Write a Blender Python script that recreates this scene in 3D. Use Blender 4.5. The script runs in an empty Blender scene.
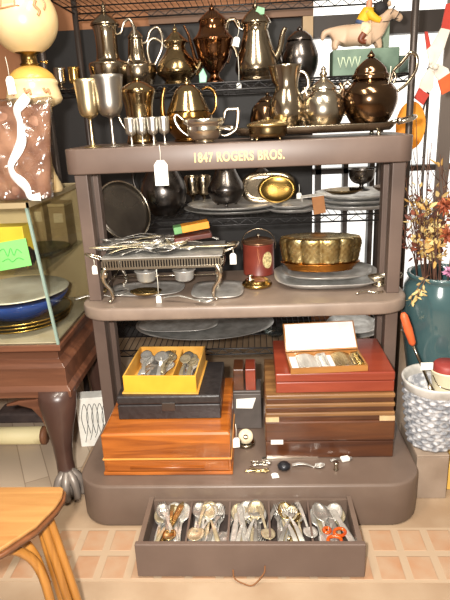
import bpy, bmesh, math, random
from mathutils import Vector, Matrix
PI = math.pi
SC = bpy.context.scene
COL = SC.collection
rnd = random.Random(7)

# ------------------------------------------------------------------ camera model (solved from the rack's edges)
CF = 560.0
CPOS = Vector((0.0529, -1.6058, 1.2369))
YAW, PITCH, ROLL = -0.0632, 0.3167, -0.046
FWD = Vector((math.sin(YAW) * math.cos(PITCH), math.cos(YAW) * math.cos(PITCH), -math.sin(PITCH)))
_r0 = Vector((math.cos(YAW), -math.sin(YAW), 0)); _u0 = _r0.cross(FWD)
RGT = _r0 * math.cos(ROLL) + _u0 * math.sin(ROLL)
UPV = -_r0 * math.sin(ROLL) + _u0 * math.cos(ROLL)

def ray(x, y): return FWD * CF + RGT * (x - 225) - UPV * (y - 300)
def atY(x, y, v): d = ray(x, y); return CPOS + d * ((v - CPOS.y) / d.y)
def atZ(x, y, v): d = ray(x, y); return CPOS + d * ((v - CPOS.z) / d.z)
def scale_at(p): return (Vector(p) - CPOS).dot(FWD) / CF
def spot(x, y, Y, Z): p = atY(x, y, Y); return Vector((p.x, Y, Z))

# The upper rack, the wire unit and all that stands on them are scaled about the camera position: world = CAM_SCALE * local + CAM_SHIFT
CAM_SCALE = 1.075
CAM_SHIFT = CPOS * (1 - CAM_SCALE)
CAM_SCALE_ON = False
CAM_SCALE_OBJS = []
def camera_scaling(on):
    global CAM_SCALE_ON
    CAM_SCALE_ON = on
    if not on:
        for o in CAM_SCALE_OBJS:
            if o.parent is None:
                o.location = o.location * CAM_SCALE + CAM_SHIFT; o.scale = o.scale * CAM_SCALE
        CAM_SCALE_OBJS.clear()
def ry(y): return y * CAM_SCALE + CAM_SHIFT.y
def rz_(z): return z * CAM_SCALE + CAM_SHIFT.z
def rx_(x): return x * CAM_SCALE + CAM_SHIFT.x

# ------------------------------------------------------------------ materials
def lin(c):
    return tuple((v / 255 / 12.92) if v / 255 <= .04045 else ((v / 255 + .055) / 1.055) ** 2.4 for v in c)
MATS = {}
def mat(name, c1, c2=None, rough=.5, metal=0., scale=8., bump=0., stretch=(1, 1, 1), spec=.5, detail=4., emit=0., rvar=0., trans=0., coat=0., lo=.35, hi=.65):
    if name in MATS: return MATS[name]
    m = bpy.data.materials.new(name); m.use_nodes = True
    nt = m.node_tree; N = nt.nodes; L = nt.links; b = N['Principled BSDF']
    b.inputs['Roughness'].default_value = rough; b.inputs['Metallic'].default_value = metal
    b.inputs['Specular IOR Level'].default_value = spec
    b.inputs['Transmission Weight'].default_value = trans
    b.inputs['Coat Weight'].default_value = coat
    b.inputs['Base Color'].default_value = (*lin(c1), 1)
    if c2 is not None or bump or rvar:
        tc = N.new('ShaderNodeTexCoord'); mp = N.new('ShaderNodeMapping'); nz = N.new('ShaderNodeTexNoise')
        mp.inputs['Scale'].default_value = stretch
        nz.inputs['Scale'].default_value = scale; nz.inputs['Detail'].default_value = detail
        L.new(tc.outputs['Object'], mp.inputs['Vector']); L.new(mp.outputs['Vector'], nz.inputs['Vector'])
        if c2 is not None:
            r = N.new('ShaderNodeValToRGB'); r.color_ramp.elements[0].position = lo; r.color_ramp.elements[1].position = hi
            r.color_ramp.elements[0].color = (*lin(c1), 1); r.color_ramp.elements[1].color = (*lin(c2), 1)
            L.new(nz.outputs['Fac'], r.inputs['Fac']); L.new(r.outputs['Color'], b.inputs['Base Color'])
        if rvar:
            mr = N.new('ShaderNodeMapRange'); mr.inputs['To Min'].default_value = max(.03, rough - rvar); mr.inputs['To Max'].default_value = rough + rvar
            mr.inputs['From Min'].default_value = .3; mr.inputs['From Max'].default_value = .7
            L.new(nz.outputs['Fac'], mr.inputs['Value']); L.new(mr.outputs['Result'], b.inputs['Roughness'])
        if bump:
            bp = N.new('ShaderNodeBump'); bp.inputs['Strength'].default_value = bump; bp.inputs['Distance'].default_value = .01
            L.new(nz.outputs['Fac'], bp.inputs['Height']); L.new(bp.outputs['Normal'], b.inputs['Normal'])
    if emit:
        b.inputs['Emission Color'].default_value = (*lin(c1), 1); b.inputs['Emission Strength'].default_value = emit
    MATS[name] = m; return m

def glass(name, tint, alpha=.12, rough=.02, crinkle=0.):
    """thin sheet: mostly clear, with a glossy skin"""
    m = bpy.data.materials.new(name); m.use_nodes = True; nt = m.node_tree; N = nt.nodes; L = nt.links
    N.remove(N['Principled BSDF']); out = N['Material Output']
    t = N.new('ShaderNodeBsdfTransparent'); t.inputs['Color'].default_value = (*lin(tint), 1)
    g = N.new('ShaderNodeBsdfGlossy'); g.inputs['Roughness'].default_value = rough
    fr = N.new('ShaderNodeFresnel'); fr.inputs['IOR'].default_value = 1.2
    ad = N.new('ShaderNodeMath'); ad.operation = 'MULTIPLY_ADD'; ad.inputs[1].default_value = .35; ad.inputs[2].default_value = alpha; ad.use_clamp = True
    mx = N.new('ShaderNodeMixShader')
    if crinkle:
        tc = N.new('ShaderNodeTexCoord'); nz = N.new('ShaderNodeTexVoronoi'); nz.inputs['Scale'].default_value = 15
        n2 = N.new('ShaderNodeTexNoise'); n2.inputs['Scale'].default_value = 11; mxv = N.new('ShaderNodeVectorMath'); mxv.operation = 'MULTIPLY_ADD'; mxv.inputs[1].default_value = (.14, .14, .14)
        L.new(tc.outputs['Object'], n2.inputs['Vector']); L.new(n2.outputs['Color'], mxv.inputs[0]); L.new(tc.outputs['Object'], mxv.inputs[2]); L.new(mxv.outputs[0], nz.inputs['Vector'])
        bp = N.new('ShaderNodeBump'); bp.inputs['Strength'].default_value = crinkle; bp.inputs['Distance'].default_value = .03
        L.new(nz.outputs['Distance'], bp.inputs['Height']); L.new(bp.outputs['Normal'], g.inputs['Normal'])
    L.new(fr.outputs['Fac'], ad.inputs[0]); L.new(ad.outputs[0], mx.inputs['Fac'])
    L.new(t.outputs[0], mx.inputs[1]); L.new(g.outputs[0], mx.inputs[2]); L.new(mx.outputs[0], out.inputs['Surface'])
    MATS[name] = m; return m

def wood(name, dark, light, axis='X', scale=5., rough=.35, coat=.3):
    if name in MATS: return MATS[name]
    m = bpy.data.materials.new(name); m.use_nodes = True; nt = m.node_tree; N = nt.nodes; L = nt.links; b = N['Principled BSDF']
    b.inputs['Roughness'].default_value = rough; b.inputs['Coat Weight'].default_value = coat; b.inputs['Coat Roughness'].default_value = .2
    tc = N.new('ShaderNodeTexCoord'); mp = N.new('ShaderNodeMapping')
    st = {'X': (.6, 6, 6), 'Y': (6, .6, 6), 'Z': (6, 6, .6)}[axis]
    mp.inputs['Scale'].default_value = st
    nz = N.new('ShaderNodeTexNoise'); nz.inputs['Scale'].default_value = scale; nz.inputs['Detail'].default_value = 6; nz.inputs['Distortion'].default_value = 1.2
    r = N.new('ShaderNodeValToRGB'); r.color_ramp.elements[0].position = .3; r.color_ramp.elements[1].position = .7
    r.color_ramp.elements[0].color = (*lin(dark), 1); r.color_ramp.elements[1].color = (*lin(light), 1)
    L.new(tc.outputs['Object'], mp.inputs['Vector']); L.new(mp.outputs['Vector'], nz.inputs['Vector'])
    L.new(nz.outputs['Fac'], r.inputs['Fac']); L.new(r.outputs['Color'], b.inputs['Base Color'])
    MATS[name] = m; return m

SILVER = mat('silver', (232, 226, 214), (190, 180, 162), .2, 1., 14, rvar=.06)
SILVER2 = mat('silver_worn', (204, 194, 176), (150, 138, 118), .24, 1., 12, rvar=.07)
PEWTER = mat('pewter', (176, 162, 140), (120, 106, 88), .2, 1., 8, rvar=.06)
DARKMET = mat('dark_pewter', (112, 106, 102), (76, 72, 70), .28, 1., 9, rvar=.05)
BRASS = mat('brass', (214, 178, 104), (170, 130, 66), .22, 1., 12, rvar=.07)
TARN = mat('tarnished_silver', (174, 152, 114), (114, 95, 66), .19, 1., 8, rvar=.06)
COPPER = mat('copper', (138, 96, 66), (88, 60, 42), .18, 1., 7, rvar=.05)
BROWNMET = mat('browned_metal', (124, 98, 74), (78, 60, 46), .18, 1., 7, rvar=.05)
PALEGOLD = mat('pale_gold', (226, 208, 160), (192, 166, 112), .28, 1., 10, rvar=.08)
DULL = mat('dull_silver', (222, 220, 216), (176, 172, 166), .36, .55, 20, rvar=.1)
DULL2 = mat('dull_grey_silver', (190, 188, 184), (146, 143, 138), .38, .55, 16, rvar=.1)
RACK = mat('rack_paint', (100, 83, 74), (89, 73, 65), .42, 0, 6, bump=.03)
RACKLIT = mat('rack_paint_toplit', (136, 119, 106), (118, 102, 91), .4, 0, 9)  # lighter copy of the rack paint: overhead light put into the shelf colour
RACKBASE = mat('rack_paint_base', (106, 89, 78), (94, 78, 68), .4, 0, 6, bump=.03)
WIRE = mat('black_wire', (52, 50, 50), None, .35, .7)
CREAMINK = mat('cream_ink', (214, 186, 122), None, .6)
WHITE = mat('white_card', (238, 236, 228), (226, 222, 212), .6, 0, 30)
STRING = mat('white_string', (226, 222, 208), None, .8)
BLACK = mat('black', (22, 20, 20), None, .45)

# ------------------------------------------------------------------ mesh builder
def smooth_path(pts, n=6):
    P = [Vector(p) for p in pts]
    if len(P) < 3: return P
    out = []
    for i in range(len(P) - 1):
        p0 = P[i - 1] if i else P[0] * 2 - P[1]; p1 = P[i]; p2 = P[i + 1]
        p3 = P[i + 2] if i + 2 < len(P) else P[-1] * 2 - P[-2]
        for k in range(n):
            t = k / n
            out.append(.5 * ((2 * p1) + (p2 - p0) * t + (2 * p0 - 5 * p1 + 4 * p2 - p3) * t * t + (3 * p1 - p0 - 3 * p2 + p3) * t ** 3))
    out.append(P[-1]); return out

def smooth_prof(pts, n=5):
    """catmull-rom on (r,h) but keep r >= 0"""
    return [(max(0, q.x), q.y) for q in smooth_path([Vector((r, h, 0)) for r, h in pts], n)]

class MB:
    def __init__(s): s.v = []; s.f = []; s.sm = []
    def add(s, vs, fs, sm=True, M=None):
        b = len(s.v)
        s.v += [tuple(M @ Vector(v)) if M else tuple(v) for v in vs]
        for f in fs: s.f.append([b + i for i in f]); s.sm.append(sm)
        return s
    def box(s, x0, x1, y0, y1, z0, z1, M=None):
        vs = [(x, y, z) for z in (z0, z1) for y in (y0, y1) for x in (x0, x1)]
        return s.add(vs, [(0, 1, 3, 2), (4, 6, 7, 5), (0, 4, 5, 1), (2, 3, 7, 6), (0, 2, 6, 4), (1, 5, 7, 3)], False, M)
    def prism(s, poly, z0, z1, M=None, sm=False):
        n = len(poly)
        vs = [(x, y, z0) for x, y in poly] + [(x, y, z1) for x, y in poly]
        fs = [tuple(range(n - 1, -1, -1)), tuple(range(n, 2 * n))]
        s.add(vs, fs, False, M)
        b = len(s.v) - 2 * n
        for i in range(n):
            j = (i + 1) % n; s.f.append([b + i, b + j, b + n + j, b + n + i]); s.sm.append(sm)
        return s
    def loft(s, rings, cap=True, M=None, closed=False):
        """rings: list of equal-length rings of points"""
        n = len(rings[0]); vs = [p for r in rings for p in r]; fs = []
        m = len(rings)
        for i in range(m if closed else m - 1):
            a, b2 = i * n, ((i + 1) % m) * n
            for k in range(n): fs.append((a + k, a + (k + 1) % n, b2 + (k + 1) % n, b2 + k))
        if cap and not closed: fs += [tuple(range(n - 1, -1, -1)), tuple(range((m - 1) * n, m * n))]
        return s.add(vs, fs, True, M)
    def lathe(s, prof, c=(0, 0, 0), seg=28, sx=1., sy=1., M=None, mod=None):
        rings = []
        for i, (r, h) in enumerate(prof):
            ring = []
            for k in range(seg):
                a = 2 * PI * k / seg; rr = max(r, 1e-5)
                if mod: rr = mod(rr, h, a, i)
                ring.append((c[0] + rr * sx * math.cos(a), c[1] + rr * sy * math.sin(a), c[2] + h))
            rings.append(ring)
        return s.loft(rings, True, M)
    def tube(s, pts, r, seg=8, closed=False, cap=True, M=None, flat=1.):
        P = [Vector(p) for p in pts]; n = len(P)
        R = r if callable(r) else (lambda t: r)
        up = Vector((0, 0, 1)); rings = []
        prev = None
        for i in range(n):
            if closed: t = P[(i + 1) % n] - P[i - 1]
            else: t = P[min(i + 1, n - 1)] - P[max(i - 1, 0)]
            if t.length < 1e-9: t = Vector((0, 0, 1))
            t.normalize()
            if prev is None:
                a = Vector((0, 1, 0)) if abs(t.y) < .8 else Vector((1, 0, 0))
                u = t.cross(a).normalized()
            else:
                u = prev - t * prev.dot(t)
                if u.length < 1e-6: u = t.orthogonal()
                u.normalize()
            w = t.cross(u); prev = u; rr = R(i / max(1, n - 1))
            rings.append([P[i] + u * rr * math.cos(2 * PI * k / seg) + w * rr * flat * math.sin(2 * PI * k / seg) for k in range(seg)])
        return s.loft(rings, cap, M, closed)
    def ball(s, c, r, seg=12, sx=1, sy=1, sz=1, M=None):
        pr = [(r * math.sin(PI * i / 8), -r * sz * math.cos(PI * i / 8)) for i in range(9)]
        return s.lathe(pr, c, seg, sx, sy, M)
    def build(s, name, m, parent=None, loc=None, rot=None, bev=0., sub=0):
        me = bpy.data.meshes.new(name); me.from_pydata(s.v, [], s.f)
        for p, q in zip(me.polygons, s.sm): p.use_smooth = q
        bm = bmesh.new(); bm.from_mesh(me); bmesh.ops.remove_doubles(bm, verts=bm.verts, dist=1e-6)
        bmesh.ops.recalc_face_normals(bm, faces=bm.faces); bm.to_mesh(me); bm.free()
        me.materials.append(m)
        o = bpy.data.objects.new(name, me); COL.objects.link(o)
        if parent is not None: o.parent = parent
        if loc is not None: o.location = loc
        if rot is not None: o.rotation_euler = rot
        if CAM_SCALE_ON and parent is None: CAM_SCALE_OBJS.append(o)
        if bev:
            b = o.modifiers.new('bevel', 'BEVEL'); b.width = bev; b.segments = 2; b.limit_method = 'ANGLE'; b.angle_limit = 1.0
        if sub:
            b = o.modifiers.new('sub', 'SUBSURF'); b.levels = sub; b.render_levels = sub
        return o

def tag(o, label, cat, group=None, kind=None):
    o['label'] = label; o['category'] = cat
    if group: o['group'] = group
    if kind: o['kind'] = kind
    return o
def thing(name, label, cat, loc=(0, 0, 0), rot=(0, 0, 0), group=None):
    o = bpy.data.objects.new(name, None); COL.objects.link(o); o.empty_display_size = .02
    o.location = loc; o.rotation_euler = rot
    if CAM_SCALE_ON: CAM_SCALE_OBJS.append(o)
    return tag(o, label, cat, group)
def struct(o): o['kind'] = 'structure'; return o
def dup(o, loc=None, rot=None, label=None):
    c = o.copy(); COL.objects.link(c)
    if loc is not None: c.location = loc
    if rot is not None: c.rotation_euler = rot
    if label: c['label'] = label
    for ch in list(o.children):
        d = ch.copy(); COL.objects.link(d); d.parent = c
        for g in list(ch.children):
            e = g.copy(); COL.objects.link(e); e.parent = d
    return c

def round_rect(x0, x1, y0, y1, r, n=8):
    P = []
    for cx, cy, a0 in ((x1 - r, y1 - r, 0), (x0 + r, y1 - r, 90), (x0 + r, y0 + r, 180), (x1 - r, y0 + r, 270)):
        for k in range(n + 1):
            a = math.radians(a0 + 90 * k / n); P.append((cx + r * math.cos(a), cy + r * math.sin(a)))
    return P

def price_tag(top, drop, w=.022, h=.045, label='', turn=0., group=None, swing=0.):
    """white card on a string; top is where the string hangs from, local z down"""
    t = thing('price_tag', label, 'tag', top, (0, swing, turn), group)
    c = MB(); c.prism([(-w / 2, -drop - h), (w / 2, -drop - h), (w / 2, -drop - h * .18), (w * .25, -drop), (-w * .25, -drop), (-w / 2, -drop - h * .18)], -.0006, .0006, Matrix.Rotation(PI / 2, 4, 'X'))
    c.build('card', WHITE, t)
    s = MB(); s.tube([(0, 0, 0), (.0015, 0, -drop * .5), (0, 0, -drop - .003)], .0009, 5); s.build('string', STRING, t)
    return t
# ================================================================== SETTING
FLOOR = mat('floor_stone', (164, 142, 118), (146, 121, 96), .5, 0, 5, bump=.15, detail=6)
def brickmat():
    m = bpy.data.materials.new('brick_band'); m.use_nodes = True; nt = m.node_tree; N = nt.nodes; L = nt.links; b = N['Principled BSDF']
    b.inputs['Roughness'].default_value = .55
    tc = N.new('ShaderNodeTexCoord'); br = N.new('ShaderNodeTexBrick'); br.offset = 0.
    br.inputs['Scale'].default_value = 1; br.inputs['Brick Width'].default_value = .088; br.inputs['Row Height'].default_value = .108
    br.inputs['Mortar Size'].default_value = .013; br.inputs['Mortar Smooth'].default_value = .25; br.inputs['Bias'].default_value = 0
    br.inputs['Color1'].default_value = (*lin((164, 118, 84)), 1); br.inputs['Color2'].default_value = (*lin((156, 116, 86)), 1)
    br.inputs['Mortar'].default_value = (*lin((164, 142, 118)), 1)
    nz = N.new('ShaderNodeTexNoise'); nz.inputs['Scale'].default_value = 11; nz.inputs['Detail'].default_value = 5
    mx = N.new('ShaderNodeMix'); mx.data_type = 'RGBA'; mr = N.new('ShaderNodeMapRange')
    mr.inputs['From Min'].default_value = .30; mr.inputs['From Max'].default_value = .68; mr.inputs['To Max'].default_value = .85
    mx.inputs['B'].default_value = (*lin((165, 141, 116)), 1)
    L.new(tc.outputs['Object'], br.inputs['Vector']); L.new(tc.outputs['Object'], nz.inputs['Vector'])
    L.new(nz.outputs['Fac'], mr.inputs['Value']); L.new(mr.outputs['Result'], mx.inputs['Factor'])
    L.new(br.outputs['Color'], mx.inputs['A']); L.new(mx.outputs['Result'], b.inputs['Base Color'])
    bp = N.new('ShaderNodeBump'); bp.inputs['Strength'].default_value = .3; bp.inputs['Distance'].default_value = .01
    L.new(br.outputs['Fac'], bp.inputs['Height']); bp.invert = True; L.new(bp.outputs['Normal'], b.inputs['Normal'])
    return m
struct(MB().box(-2.2, 2.2, -2.6, 1.5, -.1, 0).build('floor', FLOOR))
struct(MB().box(-.95, 1.4, -.108, .108, -.02, .0015).build('trim_1', brickmat(), None, (.01, -.261, 0)))
def plankmat():
    m = bpy.data.materials.new('grey_planks'); m.use_nodes = True; nt = m.node_tree; N = nt.nodes; L = nt.links; b = N['Principled BSDF']
    b.inputs['Roughness'].default_value = .6
    tc = N.new('ShaderNodeTexCoord'); mp = N.new('ShaderNodeMapping'); mp.inputs['Rotation'].default_value = (0, 0, math.radians(62))
    br = N.new('ShaderNodeTexBrick'); br.inputs['Scale'].default_value = 1; br.inputs['Brick Width'].default_value = .9; br.inputs['Row Height'].default_value = .085
    br.inputs['Mortar Size'].default_value = .002
    br.inputs['Color1'].default_value = (*lin((176, 158, 138)), 1); br.inputs['Color2'].default_value = (*lin((158, 140, 120)), 1); br.inputs['Mortar'].default_value = (*lin((136, 118, 100)), 1)
    L.new(tc.outputs['Object'], mp.inputs['Vector']); L.new(mp.outputs['Vector'], br.inputs['Vector']); L.new(br.outputs['Color'], b.inputs['Base Color'])
    return m
struct(MB().box(-2.0, -.63, .06, 1.2, -.02, .004).build('trim_2', plankmat()))
WALLB = mat('wall_brown', (172, 118, 80), (150, 100, 66), .7, 0, 4)
WALLG = mat('wall_mauve', (128, 112, 108), (112, 98, 94), .7, 0, 4)
BEAM = wood('beam_wood', (92, 62, 40), (128, 88, 58), 'X', 3, .5, 0)
PALEWOOD = wood('pale_trim_wood', (176, 146, 108), (198, 170, 130), 'Z', 3, .5, 0)
DARKFRAME = mat('dark_frame', (60, 50, 44), (48, 40, 36), .5, 0, 6)
DARKGLASS = mat('dark_panel', (36, 32, 31), (22, 20, 20), .6, 0, 3)
YB = 1.52
def zy(y, Y=YB, x=240): return atY(x, y, Y).z
def xy(x, y, Y=YB): return atY(x, y, Y).x
xl = xy(304, 40); zt = zy(24, YB, 200)
# back wall in pieces round the window opening and the dark doorway
XW0, XW1 = xy(313, 60), 1.95
ZW0, ZW1 = .22, 2.05
w = MB()
w.box(-2.0, XW0, YB, YB + .08, 0, 2.6); w.box(XW0, XW1, YB, YB + .08, 0, ZW0); w.box(XW0, XW1, YB, YB + .08, ZW1, 2.6); w.box(XW1, 2.2, YB, YB + .08, 0, 2.6)
struct(w.build('wall_back', WALLB))
struct(MB().box(-2.08, -2.0, -2.6, YB + .08, 0, 2.6).build('wall_left', WALLG))
# dark doorway behind the wire shelves
d = MB(); d.box(xy(24, 60), XW0 - .06, YB - .03, YB - .002, .0, zt); d.box(XW0 - .06, XW0 - .004, YB - .03, YB - .002, .0, zy(128, YB, 306) - .002)
struct(d.build('door_1', DARKGLASS))
struct(MB().box(xy(150, 15), XW0 - .005, YB - .06, YB - .001, zt + .002, zt + .062).build('trim_3', BEAM))
struct(MB().box(XW0 - .056, XW0 - .006, YB - .06, YB - .001, zy(128, YB, 306), zt).build('trim_4', PALEWOOD))
# window: bright daylight panes and dark bars
win = MB(); win.box(XW0, XW1, YB + .05, YB + .06, ZW0, ZW1)
DAY = mat('daylight_pane', (250, 250, 246), None, .5, emit=1.0)
wo = struct(win.build('window_1', DAY))
fr = MB()
def vbar(px, py, wd, y0=YB - .02, y1=YB + .045, z0=ZW0, z1=ZW1): x = xy(px, py); fr.box(x - wd / 2, x + wd / 2, y0, y1, z0, z1)
def hbar(py, px, ht, y0=YB - .02, y1=YB + .045): z = zy(py, YB, px); fr.box(XW0, XW1, y0, y1, z - ht / 2, z + ht / 2)
hbar(24, 380, .10); hbar(170, 360, .028)
zmx = zy(150, YB, 360)
vbar(345, 185, .026, z1=zmx); vbar(371, 185, .026, z1=zmx); vbar(318, 185, .03, z1=zmx); vbar(404, 185, .02, z1=zmx)
fr.build('window_frame', DARKFRAME, wo)
x = xy(441, 150)
fr2 = MB(); fr2.box(x - .03, x + .035, YB - .04, YB - .021, ZW0, ZW1); fr2.build('window_post', mat('grey_post', (120, 108, 100), None, .6), wo)

# ================================================================== DISPLAY RACK
rack = thing('display_rack', 'brown painted flatware display stand with cream lettering, two tiers and an open drawer', 'display stand', (0, 0, 0))
ZH0, ZH1 = 1.096, 1.167          # header heights before scaling about the camera
ZS = .69
ZB = .15
HY0 = ry(0)
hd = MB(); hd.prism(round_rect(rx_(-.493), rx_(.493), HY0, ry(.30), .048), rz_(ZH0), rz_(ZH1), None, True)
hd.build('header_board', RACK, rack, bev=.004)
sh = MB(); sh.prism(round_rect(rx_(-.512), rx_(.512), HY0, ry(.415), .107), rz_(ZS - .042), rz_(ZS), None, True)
sh.build('shelf', RACKLIT, rack, bev=.008)
bs = MB(); bs.prism(round_rect(-.545, .545, -.143, .43, .105, 12), 0.0, ZB, None, True)
bs.build('base', RACKBASE, rack, bev=.008)
STRIP = mat('strip_metal', (150, 142, 134), None, .35, .8)
for sgn in (-1, 1):
    a, b_ = sorted((rx_(sgn * .491), rx_(sgn * .452)))
    for y0 in (.085, .20):
        for z0, z1 in ((ZB, rz_(ZS - .042)), (rz_(ZS), rz_(ZH0))):
            p = MB(); p.box(a, b_, ry(y0), ry(y0 + .04), z0, z1)
            p.build('post', RACK, rack, bev=.003)
    for z0, z1 in ((ZB, rz_(ZS - .042)), (rz_(ZS), rz_(ZH0))):
        p = MB(); xm = (a + b_) / 2; p.box(xm - .004, xm + .004, ry(.1255), ry(.1995), z0, z1)
        p.build('side_strip', STRIP, rack)
# lettering on the header
cu = bpy.data.curves.new('lettering', 'FONT'); cu.body = '1847 ROGERS BROS.'; cu.size = .046; cu.align_x = 'CENTER'; cu.align_y = 'CENTER'
cu.offset = .0012; cu.extrude = .0008; cu.space_character = 1.1
tmp = bpy.data.objects.new('tmp', cu); COL.objects.link(tmp)
bpy.context.view_layer.update()
me = bpy.data.meshes.new_from_object(tmp.evaluated_get(bpy.context.evaluated_depsgraph_get()))
bpy.data.objects.remove(tmp)
c = atY(238.5, 156.5, HY0 - .001)
wd = max(v.co.x for v in me.vertices) - min(v.co.x for v in me.vertices)
tw = atY(284, 156, HY0).x - atY(194, 159, HY0).x
lt = bpy.data.objects.new('lettering', me); COL.objects.link(lt); lt.parent = rack
me.materials.append(CREAMINK); lt.location = (c.x, HY0 - .001, c.z); lt.rotation_euler = (PI / 2, 0, 0); lt.scale = (tw / wd, .034 / .046 * 1.12, 1)
# serifs: short bars make the strokes read as a slab letter
# ---- drawer (pulled out of the base)
DX0, DX1, DY0, DY1 = -.31, .326, -.357, -.1445
dr = MB()
DZ0, DZ1 = .052, .118
dr.box(DX0 + .006, DX0 + .020, DY0 + .018, DY1, DZ0, DZ1 - .004); dr.box(DX1 - .020, DX1 - .006, DY0 + .018, DY1, DZ0, DZ1 - .004)
dr.box(DX0 + .020, DX1 - .020, DY1 - .01, DY1, DZ0, DZ1 - .012)
dr.box(DX0 + .006, DX1 - .006, DY0 + .018, DY1, .012, DZ0)
drawer = dr.build('drawer', RACKBASE, rack)
MB().box(DX0, DX1, DY0, DY0 + .017, .008, DZ1).build('drawer_front', RACK, drawer, bev=.003)
LINER = mat('dark_felt', (58, 46, 40), (46, 36, 32), .9, 0, 60)
MB().box(DX0 + .021, DX1 - .021, DY0 + .018, DY1 - .011, DZ0 + .0003, DZ0 + .003).build('felt_liner', LINER, drawer)
NCOMP = 5; cw = (DX1 - DX0 - .042) / NCOMP
for i in range(1, NCOMP):
    xd = DX0 + .021 + cw * i
    MB().box(xd - .003, xd + .003, DY0 + .0175, DY1 - .0105, DZ0 + .003, DZ1 - .016).build('divider', RACK, drawer)
pc = MB(); a = atY(233, 570, DY0 - .002); b2 = atY(265, 566, DY0 - .002); mid = atZ(248, 585, .0045)
pc.tube(smooth_path([(a.x, DY0 - .001, a.z), (a.x + .004, DY0 - .010, a.z - .022), (a.x + .03, mid.y + .004, mid.z), (mid.x + .015, mid.y, mid.z), (b2.x - .004, DY0 - .010, b2.z - .018), (b2.x, DY0 - .001, b2.z)], 6), .002, 6)
pc.build('pull_cord', mat('brown_cord', (120, 76, 40), None, .8), drawer)

# ================================================================== WIRE SHELVING UNIT behind the rack
WX0, WX1, WY0, WY1 = rx_(-.66), rx_(.582), ry(.43), ry(.88)
wu = thing('wire_shelving_unit', 'black wire shelving unit standing behind the brown display stand', 'shelving', (0, 0, 0))
WZ = [.37, .885, 1.35, 1.66]                    # shelf heights before the camera scaling
WZW = [rz_(z) for z in WZ]
for x in (WX0, WX1):
    for y in (WY0, WY1):
        p = MB(); p.tube([(x, y, 0), (x, y, 2.0)], .013, 10); p.build('post', mat('post_metal', (74, 66, 62), None, .4, .6), wu)
for z in WZW:
    m = MB()
    for x in (WX0, WX1): m.tube([(x, WY0, z - .004), (x, WY1, z - .004)], .004, 6)
    for y in (WY0, WY1):
        for dz in (-.004, -.03): m.tube([(WX0, y, z + dz), (WX1, y, z + dz)], .0035, 6)
        n = 44; zz = [(WX0 + (WX1 - WX0) * i / n, y, z - .006 - (.022 if i % 2 else 0)) for i in range(n + 1)]
        m.tube(zz, .002, 4)
    for i in range(1, 52):
        x = WX0 + (WX1 - WX0) * i / 52; m.tube([(x, WY0, z - .0015), (x, WY1, z - .0015)], .0017, 4)
    for k in (.33, .66):
        y = WY0 + (WY1 - WY0) * k; m.tube([(WX0, y, z - .005), (WX1, y, z - .005)], .003, 5)
    m.build('wire_shelf', WIRE, wu)

# ================================================================== GLASS DISPLAY CASE (left)
CX1, CX0, CY0, CY1 = -.600, -1.45, .05, .56
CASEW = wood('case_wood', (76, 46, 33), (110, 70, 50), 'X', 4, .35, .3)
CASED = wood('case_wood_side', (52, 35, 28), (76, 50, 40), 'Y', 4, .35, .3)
CLEAR = glass('case_glass', (248, 250, 249), .03)
case = thing('glass_display_case', 'carved wood display case with glass sides on claw feet', 'display case')
m = MB()   # stepped apron, one profile swept round the front and side
prof = [(0, .555), (.004, .552), (.004, .535), (-.012, .525), (-.012, .50), (.004, .49), (.014, .478), (.014, .415), (.028, .40), (.028, .378), (.012, .372)]
rings = []
for off, z in prof:
    rings.append([(CX0 - off, CY0 - off, z), (CX1 + off, CY0 - off, z), (CX1 + off, CY1 + off, z), (CX0 - off, CY1 + off, z)])
m.loft(rings); m.sm = [False] * len(m.sm)
m.build('apron', CASEW, case, bev=.002)
ZC = 1.018
EDGE = mat('aged_metal_edge', (168, 150, 116), None, .4, .3)
SL = .036   # the glass box narrows towards its top
tp = MB(); tp.box(CX0 - .004, CX1 - SL + .006, CY0 - .006, CY1 + .004, ZC - .012, ZC - .002)
tp.build('glass_top', CLEAR, case)
tb = MB()
for a in ((CX0 - .006, CX1 - SL + .008, CY0 - .009, CY0 - .002), (CX1 - SL + .002, CX1 - SL + .008, CY0 - .009, CY1 + .006), (CX0 - .006, CX1 - SL + .008, CY1, CY1 + .006)): tb.box(*a, ZC - .016, ZC)
tb.build('top_rim', EDGE, case)
def slant(x0, x1, y0, y1):
    z0, z1 = .556, ZC - .017; d = SL if x1 > CX1 - .1 else 0; q = [(x0, z0), (x1, z0), (x1 - d, z1), (x0 - (d if x0 > CX1 - .1 else 0), z1)]
    return MB().prism(q, -y1, -y0, Matrix.Rotation(PI / 2, 4, 'X'))
g = slant(CX0, CX1, CY0 + .001, CY0 + .005); g.build('front_pane', CLEAR, case)
g = slant(CX1 - .005, CX1 - .001, CY0 + .0075, CY1); g.build('side_pane', CLEAR, case)
g = slant(CX1 - .006, CX1 + .002, CY0 - .002, CY0 + .007); g.build('corner_edge', mat('green_glass_edge', (150, 172, 160), None, .2, 0, trans=.3), case)
g = MB(); g.box(CX0 + .01, CX1 - .012, CY0 + .012, CY1 - .012, .556, .560); g.build('case_floor', mat('case_lining', (206, 190, 160), (190, 172, 140), .8, 0, 12), case)
g = slant(CX0, CX1 - .006, CY1 - .008, CY1); g.build('back_panel', mat('case_back', (204, 178, 130), (186, 158, 112), .7, 0, 5), case)
zs2 = .795
g = MB(); g.box(CX0 + .01, CX1 - .032, CY0 + .012, CY1 - .012, zs2 - .005, zs2); g.build('glass_shelf', CLEAR, case)
LEGW = mat('leg_wood', (74, 52, 44), (62, 42, 36), .35, 0, 6, coat=.3)
CLAW = mat('claw_metal', (132, 122, 114), (96, 88, 82), .4, .3, 14)
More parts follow.
